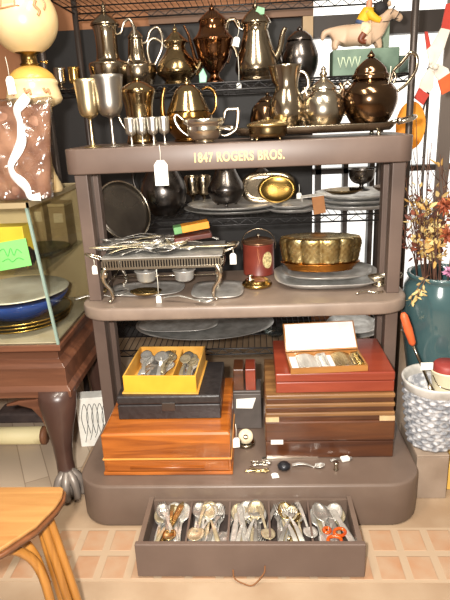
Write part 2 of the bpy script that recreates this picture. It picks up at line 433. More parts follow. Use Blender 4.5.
def cabriole(cx, cy, sx, sy, nm='leg'):
    secs = [(.40, .062, .0, .0), (.372, .064, 0, .004), (.345, .062, .002, .012), (.30, .053, .004, .020), (.25, .043, .002, .024), (.19, .033, .0, .024), (.14, .029, .0, .026), (.10, .030, .004, .032), (.075, .034, .008, .038)]
    rings = []
    for z, r, ox, oy in secs:
        rings.append([(cx + sx * ox + r * math.cos(2 * PI * k / 16) * (1.0), cy + sy * oy + r * math.sin(2 * PI * k / 16), z) for k in range(16)])
    L_ = MB(); L_.loft(rings); lg = L_.build(nm, LEGW, case)
    c = MB()
    fx, fy = cx + sx * .010, cy + sy * .046
    c.ball((fx, fy, .040), .040, 14, 1, 1, 1)
    for a in (-1.0, -.33, .33, 1.0):
        ang = math.atan2(sy * 1.0, sx * .55) + a * 1.1
        dx, dy = math.cos(ang), math.sin(ang)
        c.tube(smooth_path([(fx + dx * .012, fy + dy * .012, .098), (fx + dx * .034, fy + dy * .034, .082), (fx + dx * .048, fy + dy * .048, .052), (fx + dx * .046, fy + dy * .046, .014)], 5), lambda t: .017 - .004 * t, 8)
    c.build('claw_foot', CLAW, lg)
cabriole(-.632, .058, 1, -1); cabriole(-.64, .50, 1, 1); cabriole(-1.4, .075, -1, -1); cabriole(-1.4, .50, -1, 1)
# carved corner bracket
b = MB()
cp = [(-.60, .375), (-.685, .375), (-.70, .37), (-.755, .365), (-.80, .352), (-.80, .345), (-.76, .350), (-.715, .335), (-.69, .30), (-.675, .26), (-.65, .26), (-.60, .30)]
b.prism([(x, z) for x, z in cp], -.072, -.055, Matrix.Translation((0, -.03, 0)) @ Matrix.Rotation(PI / 2, 4, 'X'))
b.build('bracket', CASEW, case, bev=.003)
b = MB()
b.prism([(.03, .372), (.03, .28), (.07, .30), (.10, .34), (.16, .355), (.40, .36), (.40, .372)], 0, .016, Matrix(((0, 0, 1, CX1 - .03), (1, 0, 0, 0), (0, 1, 0, 0), (0, 0, 0, 1))))
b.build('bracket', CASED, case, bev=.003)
# ================================================================== POTS, CUPS, TRAYS
def pot(name, label, cat, px, py, Y, Z, body, m, lid=None, finial=None, handles=(), spouts=(), feet=0, group=None, lidmat=None, hmat=None, sy=1., seg=32, ang=0., knobmat=None, bodymod=None, open_in=None):
    loc = spot(px, py, Y, Z + .0006); s = scale_at(loc); sv = s / 1.05
    t = thing(name, label, cat, loc, (0, 0, ang), group)
    lift = 0
    b = MB(); pr = smooth_prof(body, 4)
    if open_in:   # hollow: turn the profile back down inside
        pr = pr + [(max(0, r - open_in), h) for r, h in reversed(pr) if h > open_in and r > open_in] + [(0, max(open_in, pr[0][1] + open_in))]
    b.lathe([(0, pr[0][1] * sv)] + [(r * s, h * sv) for r, h in pr] + ([] if open_in else [(0, pr[-1][1] * sv)]), (0, 0, 0), seg, 1, sy, None, bodymod)
    b.build('body', m, t)
    if lid:
        l = MB(); lp = smooth_prof(lid, 4); l.lathe([(0, lp[0][1] * sv)] + [(r * s, h * sv) for r, h in lp], (0, 0, 0), seg, 1, sy)
        lo = l.build('lid', lidmat or m, t)
        if finial:
            f = MB(); fp = smooth_prof(finial, 3); f.lathe([(0, fp[0][1] * sv)] + [(r * s, h * sv) for r, h in fp], (0, 0, 0), 14)
            f.build('finial', knobmat or lidmat or m, lo)
    for pts, r in handles:
        h = MB(); q = smooth_path([(p[0] * s, (p[2] if len(p) > 2 else 0) * s, p[1] * sv) for p in pts], 6)
        h.tube(q, (lambda tt, r=r: r * s * (1 - .35 * abs(2 * tt - 1))), 8); h.build('handle', hmat or m, t)
    for pts, r0, r1 in spouts:
        h = MB(); q = smooth_path([(p[0] * s, (p[2] if len(p) > 2 else 0) * s, p[1] * sv) for p in pts], 6)
        h.tube(q, (lambda tt, r0=r0, r1=r1: (r0 + (r1 - r0) * tt ** .7) * s), 12); h.build('spout', m, t)
    for k in range(feet):
        a = 2 * PI * k / feet + PI / 4 * (feet == 4) - (PI / 2 if feet == 3 else 0); r = body[0][0] * .9 * s
        f = MB(); f.tube(smooth_path([(r * math.cos(a), r * sy * math.sin(a), body[1][1] * sv + .3 * s), (r * 1.25 * math.cos(a), r * sy * 1.25 * math.sin(a), 1.6 * s), (r * 1.3 * math.cos(a), r * sy * 1.3 * math.sin(a), .0)], 4), lambda tt: (1.9 - .6 * tt) * s, 8)
        f.build('foot', m, t)
    return t
camera_scaling(True)
ZHd = ZH1
Zw3 = WZ[2]
# ---- upper wire shelf row
ewA = pot('coffee_ewer', 'tall silver waisted ewer with domed lid standing behind the two large goblets', 'ewer', 110, 76, .54, Zw3,
    [(12, 0), (14, 2), (17, 8), (19, 16), (19.8, 22), (18.6, 25), (12.6, 27), (11, 32), (10.6, 40), (11, 52), (12.8, 60)], PEWTER,
    lid=[(14, 60), (13.5, 62), (11, 65), (6, 69), (3, 71)], finial=[(1.5, 71), (3, 73), (1.5, 75), (2.5, 77), (1, 80), (0, 82)],
    handles=[([(10, 51), (15, 53), (19, 62), (25, 64), (28, 54), (26, 40), (21, 28), (17, 22)], 1.5)], hmat=SILVER)
pot('coffee_ewer', 'smaller waisted silver coffee ewer beside the tallest ewer, thin looped handle', 'ewer', 139, 80, .56, Zw3,
    [(13, 0), (15, 3), (18, 11), (18.4, 19), (17, 22), (11, 24), (9, 29), (8, 38), (6.8, 47)], PEWTER,
    lid=[(7.5, 47), (7, 49), (4, 53), (2, 55)], finial=[(1, 55), (2.2, 57), (0, 60)],
    handles=[([(7, 42), (11, 44), (15, 53), (22, 56), (26, 48), (25, 36), (20, 26), (15, 18)], 1.5)], hmat=SILVER)
pot('teapot', 'pear-shaped brassy pewter teapot with pointed lid and looped handle on the wire shelf', 'teapot', 178, 80, .56, Zw3,
    [(13, 0), (14, 2), (13, 4), (19, 10), (20.5, 15), (17, 24), (11, 32), (9.5, 37), (11, 41)], TARN,
    lid=[(13, 41), (12, 42.5), (8, 46), (3, 51)], finial=[(1.5, 51), (2.5, 53), (1, 56), (0, 59)],
    handles=[([(-9, 36), (-14, 42), (-21, 46), (-27, 42), (-28, 30), (-24, 18), (-18, 10)], 1.6)], spouts=[([(17, 10), (23, 20), (25, 32), (28, 38)], 4, 2)], hmat=SILVER2)
pot('coffee_urn', 'copper footed urn with stepped domed lid and thin upright spout on the wire shelf', 'urn', 215, 80, .56, Zw3,
    [(9, 0), (9.5, 2), (6, 5), (4.5, 9), (8, 13), (15, 24), (18, 36), (20, 42)], COPPER,
    lid=[(20.5, 42), (19, 44), (16, 47), (13, 53), (13, 59), (13.5, 60), (10, 64), (4, 69)], finial=[(2, 69), (3, 71), (1, 74), (0, 77)],
    spouts=[([(-14, 20), (-18, 24), (-21, 36), (-24, 48), (-28, 57)], 2.6, 1.1)], handles=[([(13, 20, 10), (16, 34, 16), (15, 46, 13)], 1.6)])
potE = pot('coffee_pot', 'tall pear-shaped pewter coffee pot with ornate scroll handle and green scrap on lid', 'coffee pot', 257, 80, .56, Zw3,
    [(16, 0), (18, 2), (17, 4), (21, 10), (21, 17), (18, 28), (13.5, 42), (12, 49), (13.5, 55)], PEWTER,
    lid=[(15, 55), (14.5, 57), (11, 62), (6, 67), (3, 69)], finial=[(1.5, 69), (2.8, 71), (1.2, 75), (0, 79)],
    handles=[([(-12, 50), (-17, 53), (-21, 60), (-27, 58), (-29, 50), (-26, 40), (-21, 32), (-19, 24)], 2.4), ([(-21, 60), (-17, 58), (-15, 52)], 1.4)], spouts=[([(17, 18), (23, 30), (26, 44), (29, 50)], 4, 2)])
pot('teapot', 'dark squat teapot half hidden behind the jug with the pale rim', 'teapot', 300, 78, .62, Zw3,
    [(11, 0), (13, 2), (17, 12), (18, 22), (15, 32), (12, 38)], DARKMET,
    lid=[(13, 38), (11, 42), (5, 47)], finial=[(2, 47), (3, 49), (0, 52)],
    spouts=[([(-14, 12), (-19, 24), (-19, 38), (-15, 48)], 3.6, 1.7)])
# small green scraps
g = MB(); p = spot(201, 80, .50, Zw3); s = scale_at(p)
g.prism([(-.006, 0), (.018, 0), (.022, .022), (.010, .05), (-.006, .03)], -.004, .004, Matrix.Rotation(PI / 2, 4, 'X'))
tag(g.build('glass_shard', mat('seafoam_glass', (150, 196, 172), (120, 176, 150), .2, 0, 20), None, p + Vector((0, 0, .001)), bev=.003), 'small pale green glass piece beside the copper urn', 'glass piece')
g = MB(); p = potE.location; s = scale_at(p)
g.prism([(-.016, -.010), (.018, -.008), (.020, .016), (-.004, .026)], 0, .002, Matrix.Translation((.012, -.030, 66 * s / 1.05 - .008)) @ Matrix.Rotation(.95, 4, 'X'))
g.build('sticker', mat('mint_paper', (150, 200, 160), None, .6), potE)
# pair of slim cups far left on the wire shelf
for i, (px, lb) in enumerate(((61, 'slim silver cup between the globe lamp and the grey shelf post'), (75, 'slim gilded cup in front of the grey shelf post'))):
    pot('slim_cup', lb, 'cup', px, 82, .50, Zw3, [(4.5, 0), (4.6, 1), (1.6, 3), (1.6, 5), (5, 7), (5.5, 12), (5.6, 22)], SILVER2 if i == 0 else BRASS, open_in=.8, seg=20, group='slim cups by the lamp')
# ---- header row
def goblet(px, py, Y, body, m, label): return pot('goblet', label, 'goblet', px, py, Y, ZHd, body, m, open_in=.9, group='large goblets')
goblet(93, 145, .055, [(8.5, 0), (8.5, .8), (4, 2), (1.8, 5), (1.5, 26), (3, 29), (8, 32), (10, 39), (10.8, 52), (12.2, 67)], mat('gilt_pewter', (214, 198, 160), (178, 160, 122), .34, 1., 9, rvar=.06), 'large gilded pewter goblet, the nearer one to the globe lamp')
goblet(113.5, 143.5, .06, [(9.5, 0), (9.5, .8), (4, 2), (1.8, 5), (1.6, 26), (3, 29), (9, 32), (12.4, 40), (13.2, 54), (15.6, 70)], mat('satin_pewter', (176, 170, 162), (146, 140, 132), .36, 1., 9, rvar=.06), 'large grey pewter goblet standing taller beside the gilded goblet')
cp0 = None
for px, py, Y in ((132, 144, .05), (143, 143.5, .055), (154, 143, .05), (165, 142.5, .055)):
    lab = 'small satin silver cordial cup in the row of four above the hanging white tag'
    pot('cordial_cup', lab, 'cup', px, py, Y, ZHd, [(3.8, 0), (3.8, .6), (1.2, 2), (1.0, 9), (2.5, 10.5), (5, 13), (5.5, 20), (5.9, 28)], mat('satin_silver', (214, 210, 202), (190, 186, 176), .34, 1., 12, rvar=.05), open_in=.7, group='row of four small cordial cups', seg=20)
pot('coffee_pot', 'brassy cylindrical coffee pot standing behind the row of cordial cups', 'coffee pot', 142, 139, .20, ZHd,
    [(14, 0), (15, 2), (14, 5), (13, 14), (13.5, 34), (15.5, 44), (17.5, 50), (17.5, 53)], TARN,
    lid=[(17, 53), (15, 55), (9, 59), (4, 61)], finial=[(2, 61), (3, 63), (0, 66)],
    handles=[([(-14, 44), (-19, 46), (-22, 38), (-20, 24), (-15, 14)], 1.5)], hmat=SILVER2)
pot('teapot', 'amber domed teapot standing behind the silver sugar bowl', 'teapot', 190, 136, .20, ZHd,
    [(15, 0), (16, 2), (15, 4), (22, 12), (24, 22), (21, 30)], mat('amber_metal', (160, 122, 68), (106, 76, 40), .17, 1., 7, rvar=.05),
    lid=[(21.5, 30), (20, 33), (16, 42), (12, 50), (6, 55)], lidmat=TARN, finial=[(2, 55), (3, 57), (1, 60), (0, 63)],
    handles=[([(21, 24), (27, 32), (27, 46), (20, 52), (14, 50)], 1.7)], spouts=[([(-20, 14), (-25, 26), (-25, 42), (-22, 54)], 3.6, 1.5)])
pot('sugar_bowl', 'open silver sugar bowl with angular handles at the front of the header board', 'bowl', 205, 138.5, .06, ZHd,
    [(10, 0), (11, 1), (10, 2), (14, 5), (17.5, 12), (17.5, 16), (18, 17.5), (20.5, 20), (21, 23), (20.5, 24)], SILVER, open_in=1.2,
    handles=[([(16, 7), (22, 6.5), (29, 10), (32, 14), (34, 30), (31, 32), (22, 31), (20, 23)], 1.7), ([(-16, 7), (-24, 14), (-29, 24), (-27, 29), (-20, 23)], 1.5)], hmat=SILVER)
# silver tray along the header with ornate handles
ty, tz = .125, ZHd
p0 = spot(232, 137, ty, tz); p1 = spot(396, 130, ty, tz); cx = (p0.x + p1.x) / 2; hl = (p1.x - p0.x) / 2
tr = thing('serving_tray', 'long silver serving tray with ornate end handles under the teapots on the header', 'tray', (cx, ty, tz + .0006))
m = MB()
def tray_rings(hl, hd, n=48, p=3.2):
    R = []
    for k in range(n):
        a = 2 * PI * k / n; c, s_ = math.cos(a), math.sin(a)
        R.append((hl * math.copysign(abs(c) ** (2 / p), c), hd * math.copysign(abs(s_) ** (2 / p), s_)))
    return R
def traymesh(hl, hd, rim=.02, h=.012, base=0., p=3.2, ripple=0., th=.0016):
    outer = tray_rings(hl, hd, 56, p); well = tray_rings(hl - rim, hd - rim, 56, p)
    def rp(i): return 1 + ripple * math.cos(i * 2 * PI / 56 * 14)
    r = MB()
    r.loft([[(x * .97, y * .97, base) for x, y in well], [(x, y, base) for x, y in well], [(x * rp(i), y * rp(i), base + h) for i, (x, y) in enumerate(outer)],
            [(x * rp(i), y * rp(i), base + h + th) for i, (x, y) in enumerate(outer)], [(x * .995, y * .99, base + th * 1.2) for x, y in well], [(x * .9, y * .9, base + th) for x, y in well]])
    return r
traymesh(hl, .085, .02, .020, .012).build('tray_body', SILVER2, tr)
for sx in (-1, 1):
    for sy_ in (-1, 1):
        f = MB(); f.lathe([(.008, 0), (.006, .004), (.005, .0125)], (sx * (hl - .06), sy_ * .05, 0), 12); f.build('foot', SILVER2, tr)
    h = MB(); x = sx * hl
    h.tube(smooth_path([(x * .97, -.045, .030), (x + sx * .030, -.042, .038), (x + sx * .05, -.015, .045), (x + sx * .05, .015, .045), (x + sx * .03, .042, .038), (x * .97, .045, .030)], 6), .0055, 8)
    for k in range(5):
        h.ball((x * .99 + sx * .004 * k, -.05 + .02 * k * (1 if k % 2 else .8), .036), .008, 8)
    h.build('handle', SILVER, tr)
zt_ = tz + .0146
pot('casserole_dish', 'small gold rimmed round covered dish on little feet, front of the serving tray', 'dish', 268, 131, .058, ZHd,
    [(14, 2.5), (17, 3), (19, 6), (19.5, 13), (20, 14)], TARN, lid=[(21, 14), (21, 16), (17, 18), (6, 20.5)], lidmat=PALEGOLD, finial=[(2, 20.5), (2.5, 22), (0, 23)], feet=4)
pot('round_pot', 'round copper-toned pot behind the little covered dish', 'pot', 268, 122, .245, ZHd,
    [(9, 0), (10, 1), (16, 8), (18, 18), (15, 30), (9, 36)], BROWNMET, lid=[(9.5, 36), (6, 39), (2, 41)], finial=[(1, 41), (2, 43), (0, 45)])
pot('cream_jug', 'silver jug with flared pale rim and double scroll handle on the serving tray', 'jug', 287, 124, .13, zt_,
    [(12, 0), (13, 2), (11, 4), (15, 10), (18, 20), (16, 32), (12, 42), (11.5, 50), (13, 58), (15, 66)], PEWTER, open_in=1.2,
    handles=[([(12, 60), (18, 57), (21, 48), (19, 42), (14, 38)], 2.0), ([(17, 44), (20, 34), (15, 28), (18, 20), (20, 12), (15, 10)], 1.6)], hmat=SILVER,
    bodymod=lambda r, h, a, i: r * (1 + (.30 * max(0, math.cos(a - PI * .86)) ** 3 if h > .14 else 0)))
pot('teapot', 'round bright silver teapot with high lid and scroll handles on the serving tray', 'teapot', 323, 122, .12, zt_,
    [(11, 2), (14, 3), (19, 12), (21, 22), (18.5, 33), (13, 39), (12, 41)], SILVER2, lid=[(13, 41), (12.5, 43), (9, 47), (5, 50), (3, 53)], finial=[(2, 53), (4, 56), (2, 59), (2.5, 61), (0, 64)],
    handles=[([(15, 36), (21, 46), (26, 45), (27, 36), (23, 30), (25, 22), (20, 15)], 2.0)], spouts=[([(-17, 12), (-22, 20), (-23, 32), (-27, 40)], 3.8, 2)], feet=4)
pK = pot('coffee_pot', 'large dark copper-brown lidded pot with big looped silver handle on serving tray', 'pot', 369, 121, .12, zt_,
    [(13, 2.5), (15, 3.5), (21, 12), (26, 24), (26.5, 33), (24, 40), (18, 46), (16, 49)], BROWNMET, lid=[(18, 49), (18, 53), (16, 55), (14, 60), (8, 66), (4, 69)], finial=[(2, 69), (4, 71), (2, 74), (0, 77)], lidmat=BROWNMET,
    handles=[([(19, 44), (22, 56), (29, 63), (37, 72), (43, 68), (43, 56), (36, 44), (26, 36)], 2.0), ([(22, 56), (24, 50), (22, 44)], 1.5)], hmat=PEWTER, spouts=[([(-22, 18), (-27, 28), (-26, 40), (-30, 47)], 3.6, 1.8)], feet=4)
# ---- tags hanging from the top row
p = atY(159, 143.5, -.0045)
a = atY(159, 158, -.0045)
t = price_tag((p.x, -.0045, ZH1 + .003), (p.z - a.z) + .003, .038, .070, 'large blank white price tag hanging over the header board below the small cups', group=None)
p = atY(239, 28, .475); price_tag((p.x, .475, p.z), .028, .022, .030, 'white price tag hanging from the scroll handle of the tall pewter coffee pot', swing=.25)
p = atY(391, 66, .075); price_tag((p.x, .075, p.z), .05, .030, .058, 'white price tag hanging from the big looped handle of the copper-brown pot', swing=.12)
p = atY(238, 56, .452); price_tag((p.x, .452, p.z), .085, .016, .022, 'little price tag hanging on a long string beside the copper urn')

# ---- wire shelf at chest height: plates, pots
Z2 = WZ[1]
def platter(name, label, px, py, Y, Z, rx, ry, m, rim=.03, h=.012, p=2., ripple=0., group=None, tilt=(0, 0, 0), cat='platter'):
    loc = spot(px, py, Y, Z + .0005); r = traymesh(rx, ry, rim, h, 0, p, ripple)
    o = r.build(name, m, None, loc, tilt); return tag(o, label, cat, group)
stk = [(.150, .135, SILVER2, 'bottom'), (.140, .125, PEWTER, 'second'), (.13, .12, SILVER, 'top')]
GREYTR = DULL2
z = Z2
for i, (rx, w_) in enumerate(((.20, 'lowest wide grey platter in the stack under the dark pear-shaped pot'), (.185, 'upper wide grey platter in the stack under the dark pear-shaped pot'))):
    platter('oval_platter', w_, 235, 214, .60, z, rx, .155, GREYTR if i == 0 else DULL, .035, .013); z += .0150
zN = z
z = Z2
for i, (rx, w_) in enumerate(((.17, 'lowest round silver tray in the stack below the dark pedestal bowl'), (.165, 'middle round silver tray in the stack below the dark pedestal bowl'), (.155, 'topmost round silver tray in the stack below the dark pedestal bowl'))):
    platter('round_tray', w_, 355, 208, .60, z, rx, .15, (DULL, GREYTR, DULL)[i], .03, .016); z += .0185
zR = z
for i in range(2):
    platter('oval_platter', ('small silver platter below the leaning gold dish, on the wire shelf', 'upper small silver platter directly under the leaning gold dish')[i], 292, 210, .54, (Z2, Z2 + .0155)[i], (.10, .09)[i], .09, DULL, .02, .012)
pot('pear_pot', 'dark pear-shaped pewter pot on small feet, under the lettered header', 'pot', 227, 212, .53, zN,
    [(9, 3), (13, 4), (18, 14), (18, 20), (13, 30), (10, 38), (11, 46), (14, 50)], DARKMET, feet=3, open_in=1.)
pot('dark_pitcher', 'bulbous dark grey pitcher behind the hanging white tag', 'pitcher', 166, 222, .55, Z2,
    [(12, 0), (13, 2), (20, 10), (23, 22), (21, 34), (16, 44), (14, 50), (16, 56)], DARKMET, open_in=1., handles=[([(-14, 48), (-22, 50), (-29, 40), (-27, 28), (-21, 20)], 1.6)], hmat=DARKMET)
for px, lb in ((194, 'small dim goblet on the wire shelf between pitcher and pear-shaped pot'), (205, 'small dim cup touching the pear-shaped pot on the wire shelf')):
    pot('dim_cup', lb, 'cup', px, 213, .72, Z2, [(6, 0), (6, 1), (2, 3), (2, 10), (7, 14), (8.5, 24), (8, 32)], PEWTER, open_in=.8, seg=20, group='dim cups behind the pots')
pot('dim_teapot', 'small dark teapot at the back between the pear pot and gold dish', 'teapot', 262, 208, .84, Z2,
    [(9, 0), (10, 1), (15, 10), (14, 22), (8, 28)], DARKMET, lid=[(8.5, 28), (5, 32), (2, 34)], finial=[(1, 34), (2, 36), (0, 38)])
# silver platter leaning behind the gold dish
pl0 = traymesh(.105, .062, .02, .010); q = atY(268, 186, .66)
tag(pl0.build('leaning_platter', PEWTER, None, (q.x, .655, Z2 + .075), (1.25, 0, 0)), 'dim oval silver platter leaning upright behind the gold dish', 'platter')
# gold oval dish leaning
loc = spot(277, 205, .52, Z2 + .033); 
g = MB(); g.lathe([(0, 0), (.03, .001), (.055, .006), (.0665, .014), (.0675, .0155), (.055, .008), (.03, .003), (0, .002)], (0, 0, 0), 36, 1.05, .82)
tag(g.build('gold_dish', mat('gold_dish', (140, 114, 62), (108, 84, 40), .28, 1., 9, rvar=.06), None, loc + Vector((0, .0, .047)), (1.05, 0, 0)), 'shiny gold oval dish leaning on the stacked silver platters', 'dish')
# strung tags beside the gold dish
p = atY(299, 190, .46); price_tag((p.x, .46, p.z + .02), .03, .018, .022, 'white price tag tucked against the leaning gold dish')
# brown card and white strip
loc = spot(320, 204, .44, Z2 + .001)
b = MB(); b.box(-.022, .022, -.003, .003, 0, .062); tag(b.build('brown_card', mat('kraft_card', (176, 120, 72), (158, 104, 60), .7, 0, 20), None, loc, (-.10, -.12, .1)), 'small brown card standing on the wire shelf under a white slip', 'card')
p = spot(315, 190, .415, 0); q = atY(315, 187, .415)
b = MB(); b.box(-.048, .040, -.03, .03, 0, .0016); b.box(-.048, -.0465, -.03, .03, -.012, 0); tag(b.build('white_slip', WHITE, None, (q.x, .435, Z2 + .068), (0, -.10, 0)), 'white paper slip lying across the small brown card', 'paper')
pot('pedestal_bowl', 'dark metal pedestal bowl in front of the bright window', 'bowl', 361, 200, .62, zR,
    [(8, 0), (8.5, 1), (3, 3), (2.5, 6), (8, 8), (12, 13), (13, 20), (13.5, 22)], DARKMET, open_in=.9)
platter('shallow_bowl', 'shallow footed silver dish lying on the stacked round trays near the brown card', 343, 206, .53, zR, .072, .055, TARN, .03, .016, ripple=.02, cat='dish')
platter('shallow_bowl', 'small tarnished dish lying on the stacked trays beside the rack post', 385, 204, .58, zR, .050, .05, BROWNMET, .02, .016, cat='dish')
# ---- lowest wire shelf: big grey platters
Z1 = WZ[0]
platter('large_platter', 'very large grey oval platter on the low wire shelf behind the yellow box', 205, 330, .665, Z1, .30, .20, DULL2, .05, .02, cat='platter')
platter('large_platter', 'grey oblong platter lying on the low wire shelf inside the very large oval one', 180, 335, .64, Z1 + .022, .17, .11, DULL, .03, .012, 3.)
platter('silver_plate', 'round bright silver plate on the low wire shelf behind the red box', 352, 335, .60, Z1, .115, .13, DULL, .03, .012)
platter('silver_plate', 'second round silver plate stacked on the plate behind the red box', 352, 335, .60, Z1 + .0145, .105, .12, DULL, .03, .012)
platter('glass_dish', 'pale glass dish on the low wire shelf near the white-lined case', 275, 340, .56, Z1 , .045, .05, glass('dish_glass', (214, 222, 220), .2), .015, .014, cat='dish')
# ================================================================== FLATWARE MESHES (built once, copied)
def strip(stations, th=.0016):
    """stations: (y, halfwidth, z, cup). closed thin shell"""
    us = (-1, -.6, 0, .6, 1); rings = []
    for y, hw, z, cup in stations:
        top = [(u * hw, y, z + cup * (u * u - 1)) for u in us]
        bot = [(u * hw, y, z + cup * (u * u - 1) - th) for u in reversed(us)]
        rings.append(top + bot)
    return rings
def spoon_mesh(L, bw=.020, bl=.055):
    st = []; hl = L - bl
    for t in (0, .03, .12, .3, .5, .7, .85, .95, 1.0):
        w = (.0035 if t == 0 else .0085 if t < .1 else .0075 - .004 * min(1, (t - .1) / .7)); w = max(w, .0028)
        z = .004 + .010 * math.sin(PI * t) - .004 * t
        st.append((t * hl, w, z, .0))
    for k in range(1, 11):
        t = k / 10; w = bw * math.sqrt(max(0, 1 - (1.9 * t - .95) ** 2 / .94)) * (1 - .1 * (t - .5)) if t < 1 else .002
        w = max(w, .003)
        st.append((hl + t * bl, w, .0015 + .006 * (t) ** 2 + .005, .006 * math.sin(PI * t)))
    m = MB(); m.loft(strip(st)); return m
def fork_mesh(L):
    st = []; hl = L - .06
    for t in (0, .04, .15, .5, .85, 1.0):
        w = max(.003, .0085 - .006 * t); st.append((t * hl, w, .004 + .010 * math.sin(PI * t), 0))
    for t, w in ((.12, .006), (.25, .0105), (.4, .012)): st.append((hl + .06 * t, w, .005, .002))
    m = MB(); m.loft(strip(st))
    for k in range(4):
        x = -.0098 + .0065 * k
        m.loft(strip([(hl + .0225, .0018, .004, 0), (hl + .04, .0016, .002, 0), (hl + .06, .0009, .006, 0)]), True, Matrix.Translation((x, 0, 0)))
    return m
def knife_mesh(L):
    m = MB(); st = [(0, .006, .004, 0), (.01, .009, .004, 0), (L * .4, .0075, .004, 0), (L * .44, .0065, .004, 0), (L * .5, .009, .004, 0), (L * .9, .0098, .004, 0), (L, .002, .004, 0)]
    m.loft(strip(st, .0028)); return m
def mdata(mb, name, m):
    o = mb.build(name, m, None)
    if o in CAM_SCALE_OBJS: CAM_SCALE_OBJS.remove(o)
    me = o.data; bpy.data.objects.remove(o); return me
FW = {}
GOLDW = mat('gilt_flatware', (216, 196, 146), (190, 166, 112), .25, 1., 30, rvar=.05)
FSIL = mat('flatware_silver', (232, 230, 224), (190, 186, 178), .3, .7, 30, rvar=.08); FWARM = mat('flatware_warm', (222, 210, 180), (180, 166, 134), .3, .7, 30, rvar=.08); FGREY = mat('flatware_grey', (186, 182, 176), (140, 136, 130), .3, .75, 30, rvar=.08)
for nm, mm in (('s', FSIL), ('t', FWARM), ('g', GOLDW), ('p', FGREY)):
    FW['spoon' + nm] = mdata(spoon_mesh(.165), 'spoon', mm); FW['big' + nm] = mdata(spoon_mesh(.178, .025, .066), 'serving_spoon', mm)
    FW['fork' + nm] = mdata(fork_mesh(.165), 'fork', mm); FW['knife' + nm] = mdata(knife_mesh(.175), 'knife', mm); FW['tea' + nm] = mdata(spoon_mesh(.105, .0125, .034), 'teaspoon', mm)
def put(kind, name, loc, rz, label, cat, group, rx=0., ry=0., sc=1.):
    o = bpy.data.objects.new(name, FW[kind]); COL.objects.link(o)
    if CAM_SCALE_ON: CAM_SCALE_OBJS.append(o)
    o.location = loc; o.rotation_euler = (rx, ry, rz)
    if sc != 1: o.scale = (sc, sc, sc)
    return tag(o, label, cat, group)

# ================================================================== RACK SHELF (z = ZS)
st = thing('footed_stand', 'oblong pierced silver stand on scrolled legs heaped with flatware', 'stand')
xa = atY(99, 250, .05); xb = atY(222, 247, .05); SX0, SX1, SY0, SY1, SZ = xa.x, xb.x, .047, .255, .835
f = MB()
f.box(SX0, SX1, SY0, SY0 + .006, SZ - .006, SZ); f.box(SX0, SX1, SY1 - .006, SY1, SZ - .006, SZ); f.box(SX0, SX0 + .006, SY0, SY1, SZ - .006, SZ); f.box(SX1 - .006, SX1, SY0, SY1, SZ - .006, SZ)
f.box(SX0, SX1, SY0, SY0 + .005, SZ - .034, SZ - .027); f.box(SX0, SX1, SY1 - .005, SY1, SZ - .034, SZ - .027)
f.box(SX0, SX0 + .005, SY0, SY1, SZ - .034, SZ - .027); f.box(SX1 - .005, SX1, SY0, SY1, SZ - .034, SZ - .027)
n = 44
for i in range(n):
    x = SX0 + (SX1 - SX0) * (i + .5) / n
    for y in (SY0 + .003, SY1 - .003):
        f.box(x - .0022, x + .0022, y - .0012, y + .0012, SZ - .028, SZ - .005)
n = 18
for i in range(n):
    y = SY0 + (SY1 - SY0) * (i + .5) / n
    for x in (SX0 + .003, SX1 - .003): f.box(x - .0012, x + .0012, y - .0022, y + .0022, SZ - .028, SZ - .005)
f.build('gallery', SILVER, st)
t_ = MB(); t_.box(SX0 + .001, SX1 - .001, SY0 + .001, SY1 - .001, SZ, SZ + .003); t_.build('plate_top', DULL2, st)
for x, sx in ((SX0 + .012, -1), (SX1 - .02, 1)):
    for y, sy in ((SY0 + .006, -1), (SY1 - .008, 1)):
        l = MB(); l.tube(smooth_path([(x, y, SZ - .028), (x + sx * .010, y + sy * .004, SZ - .05), (x + sx * .006, y + sy * .002, SZ - .075), (x - sx * .010, y, SZ - .10), (x - sx * .014, y, SZ - .125), (x - sx * .006, y, ZS + .0085)], 5), lambda t: .0085 - .004 * t, 8)
        l.ball((x - sx * .004, y, ZS + .0072), .006, 8); l.ball((x + sx * .004, y, SZ - .05), .010, 8, 1, .7, 1.3); l.build('leg', SILVER, st)
for x, sx in ((SX0, -1), (SX1, 1)):
    h = MB(); ym, hw = (SY0 + .014, .013) if sx < 0 else ((SY0 + SY1) / 2, .045)
    h.tube(smooth_path([(x, ym - hw, SZ + .0), (x + sx * .030, ym - hw * .93, SZ + .010), (x + sx * .044, ym - hw * .27, SZ + .016), (x + sx * .044, ym + hw * .27, SZ + .016), (x + sx * .03, ym + hw * .93, SZ + .010), (x, ym + hw, SZ + .0)], 5), .004, 7); h.build('handle', SILVER, st)
# burners
bar = MB(); ym = (SY0 + SY1) / 2
bar.tube([(SX0 + .012, ym, SZ - .085), (SX1 - .012, ym, SZ - .085)], .0025, 6); 
for x in (SX0 + .006, SX1 - .012): bar.tube([(x, SY0 + .008, SZ - .085), (x, SY1 - .008, SZ - .085)], .0025, 6)
bar.build('cross_bar', SILVER, st)
for px in (146, 184):
    q = atY(px, 272, ym); b = MB(); b.lathe([(0, -.024), (.020, -.024), (.030, -.016), (.034, .010), (.039, .014), (.036, .016), (.031, .012), (.008, .013), (.008, .020), (0, .020)], (q.x, ym, SZ - .080), 24); b.build('burner_cup', DULL, st)
for px, w_ in ((96, 'left'), (225, 'right')):
    pass
price_tag((SX0 - .020, SY0 + .001, SZ + .004), .022, .016, .028, 'small white tag tied to the silver stand handle by the rack post')
price_tag((SX1 + .030, SY0 + .050, SZ + .008), .012, .020, .036, 'white tag tied to the silver stand handle next to the red tin')
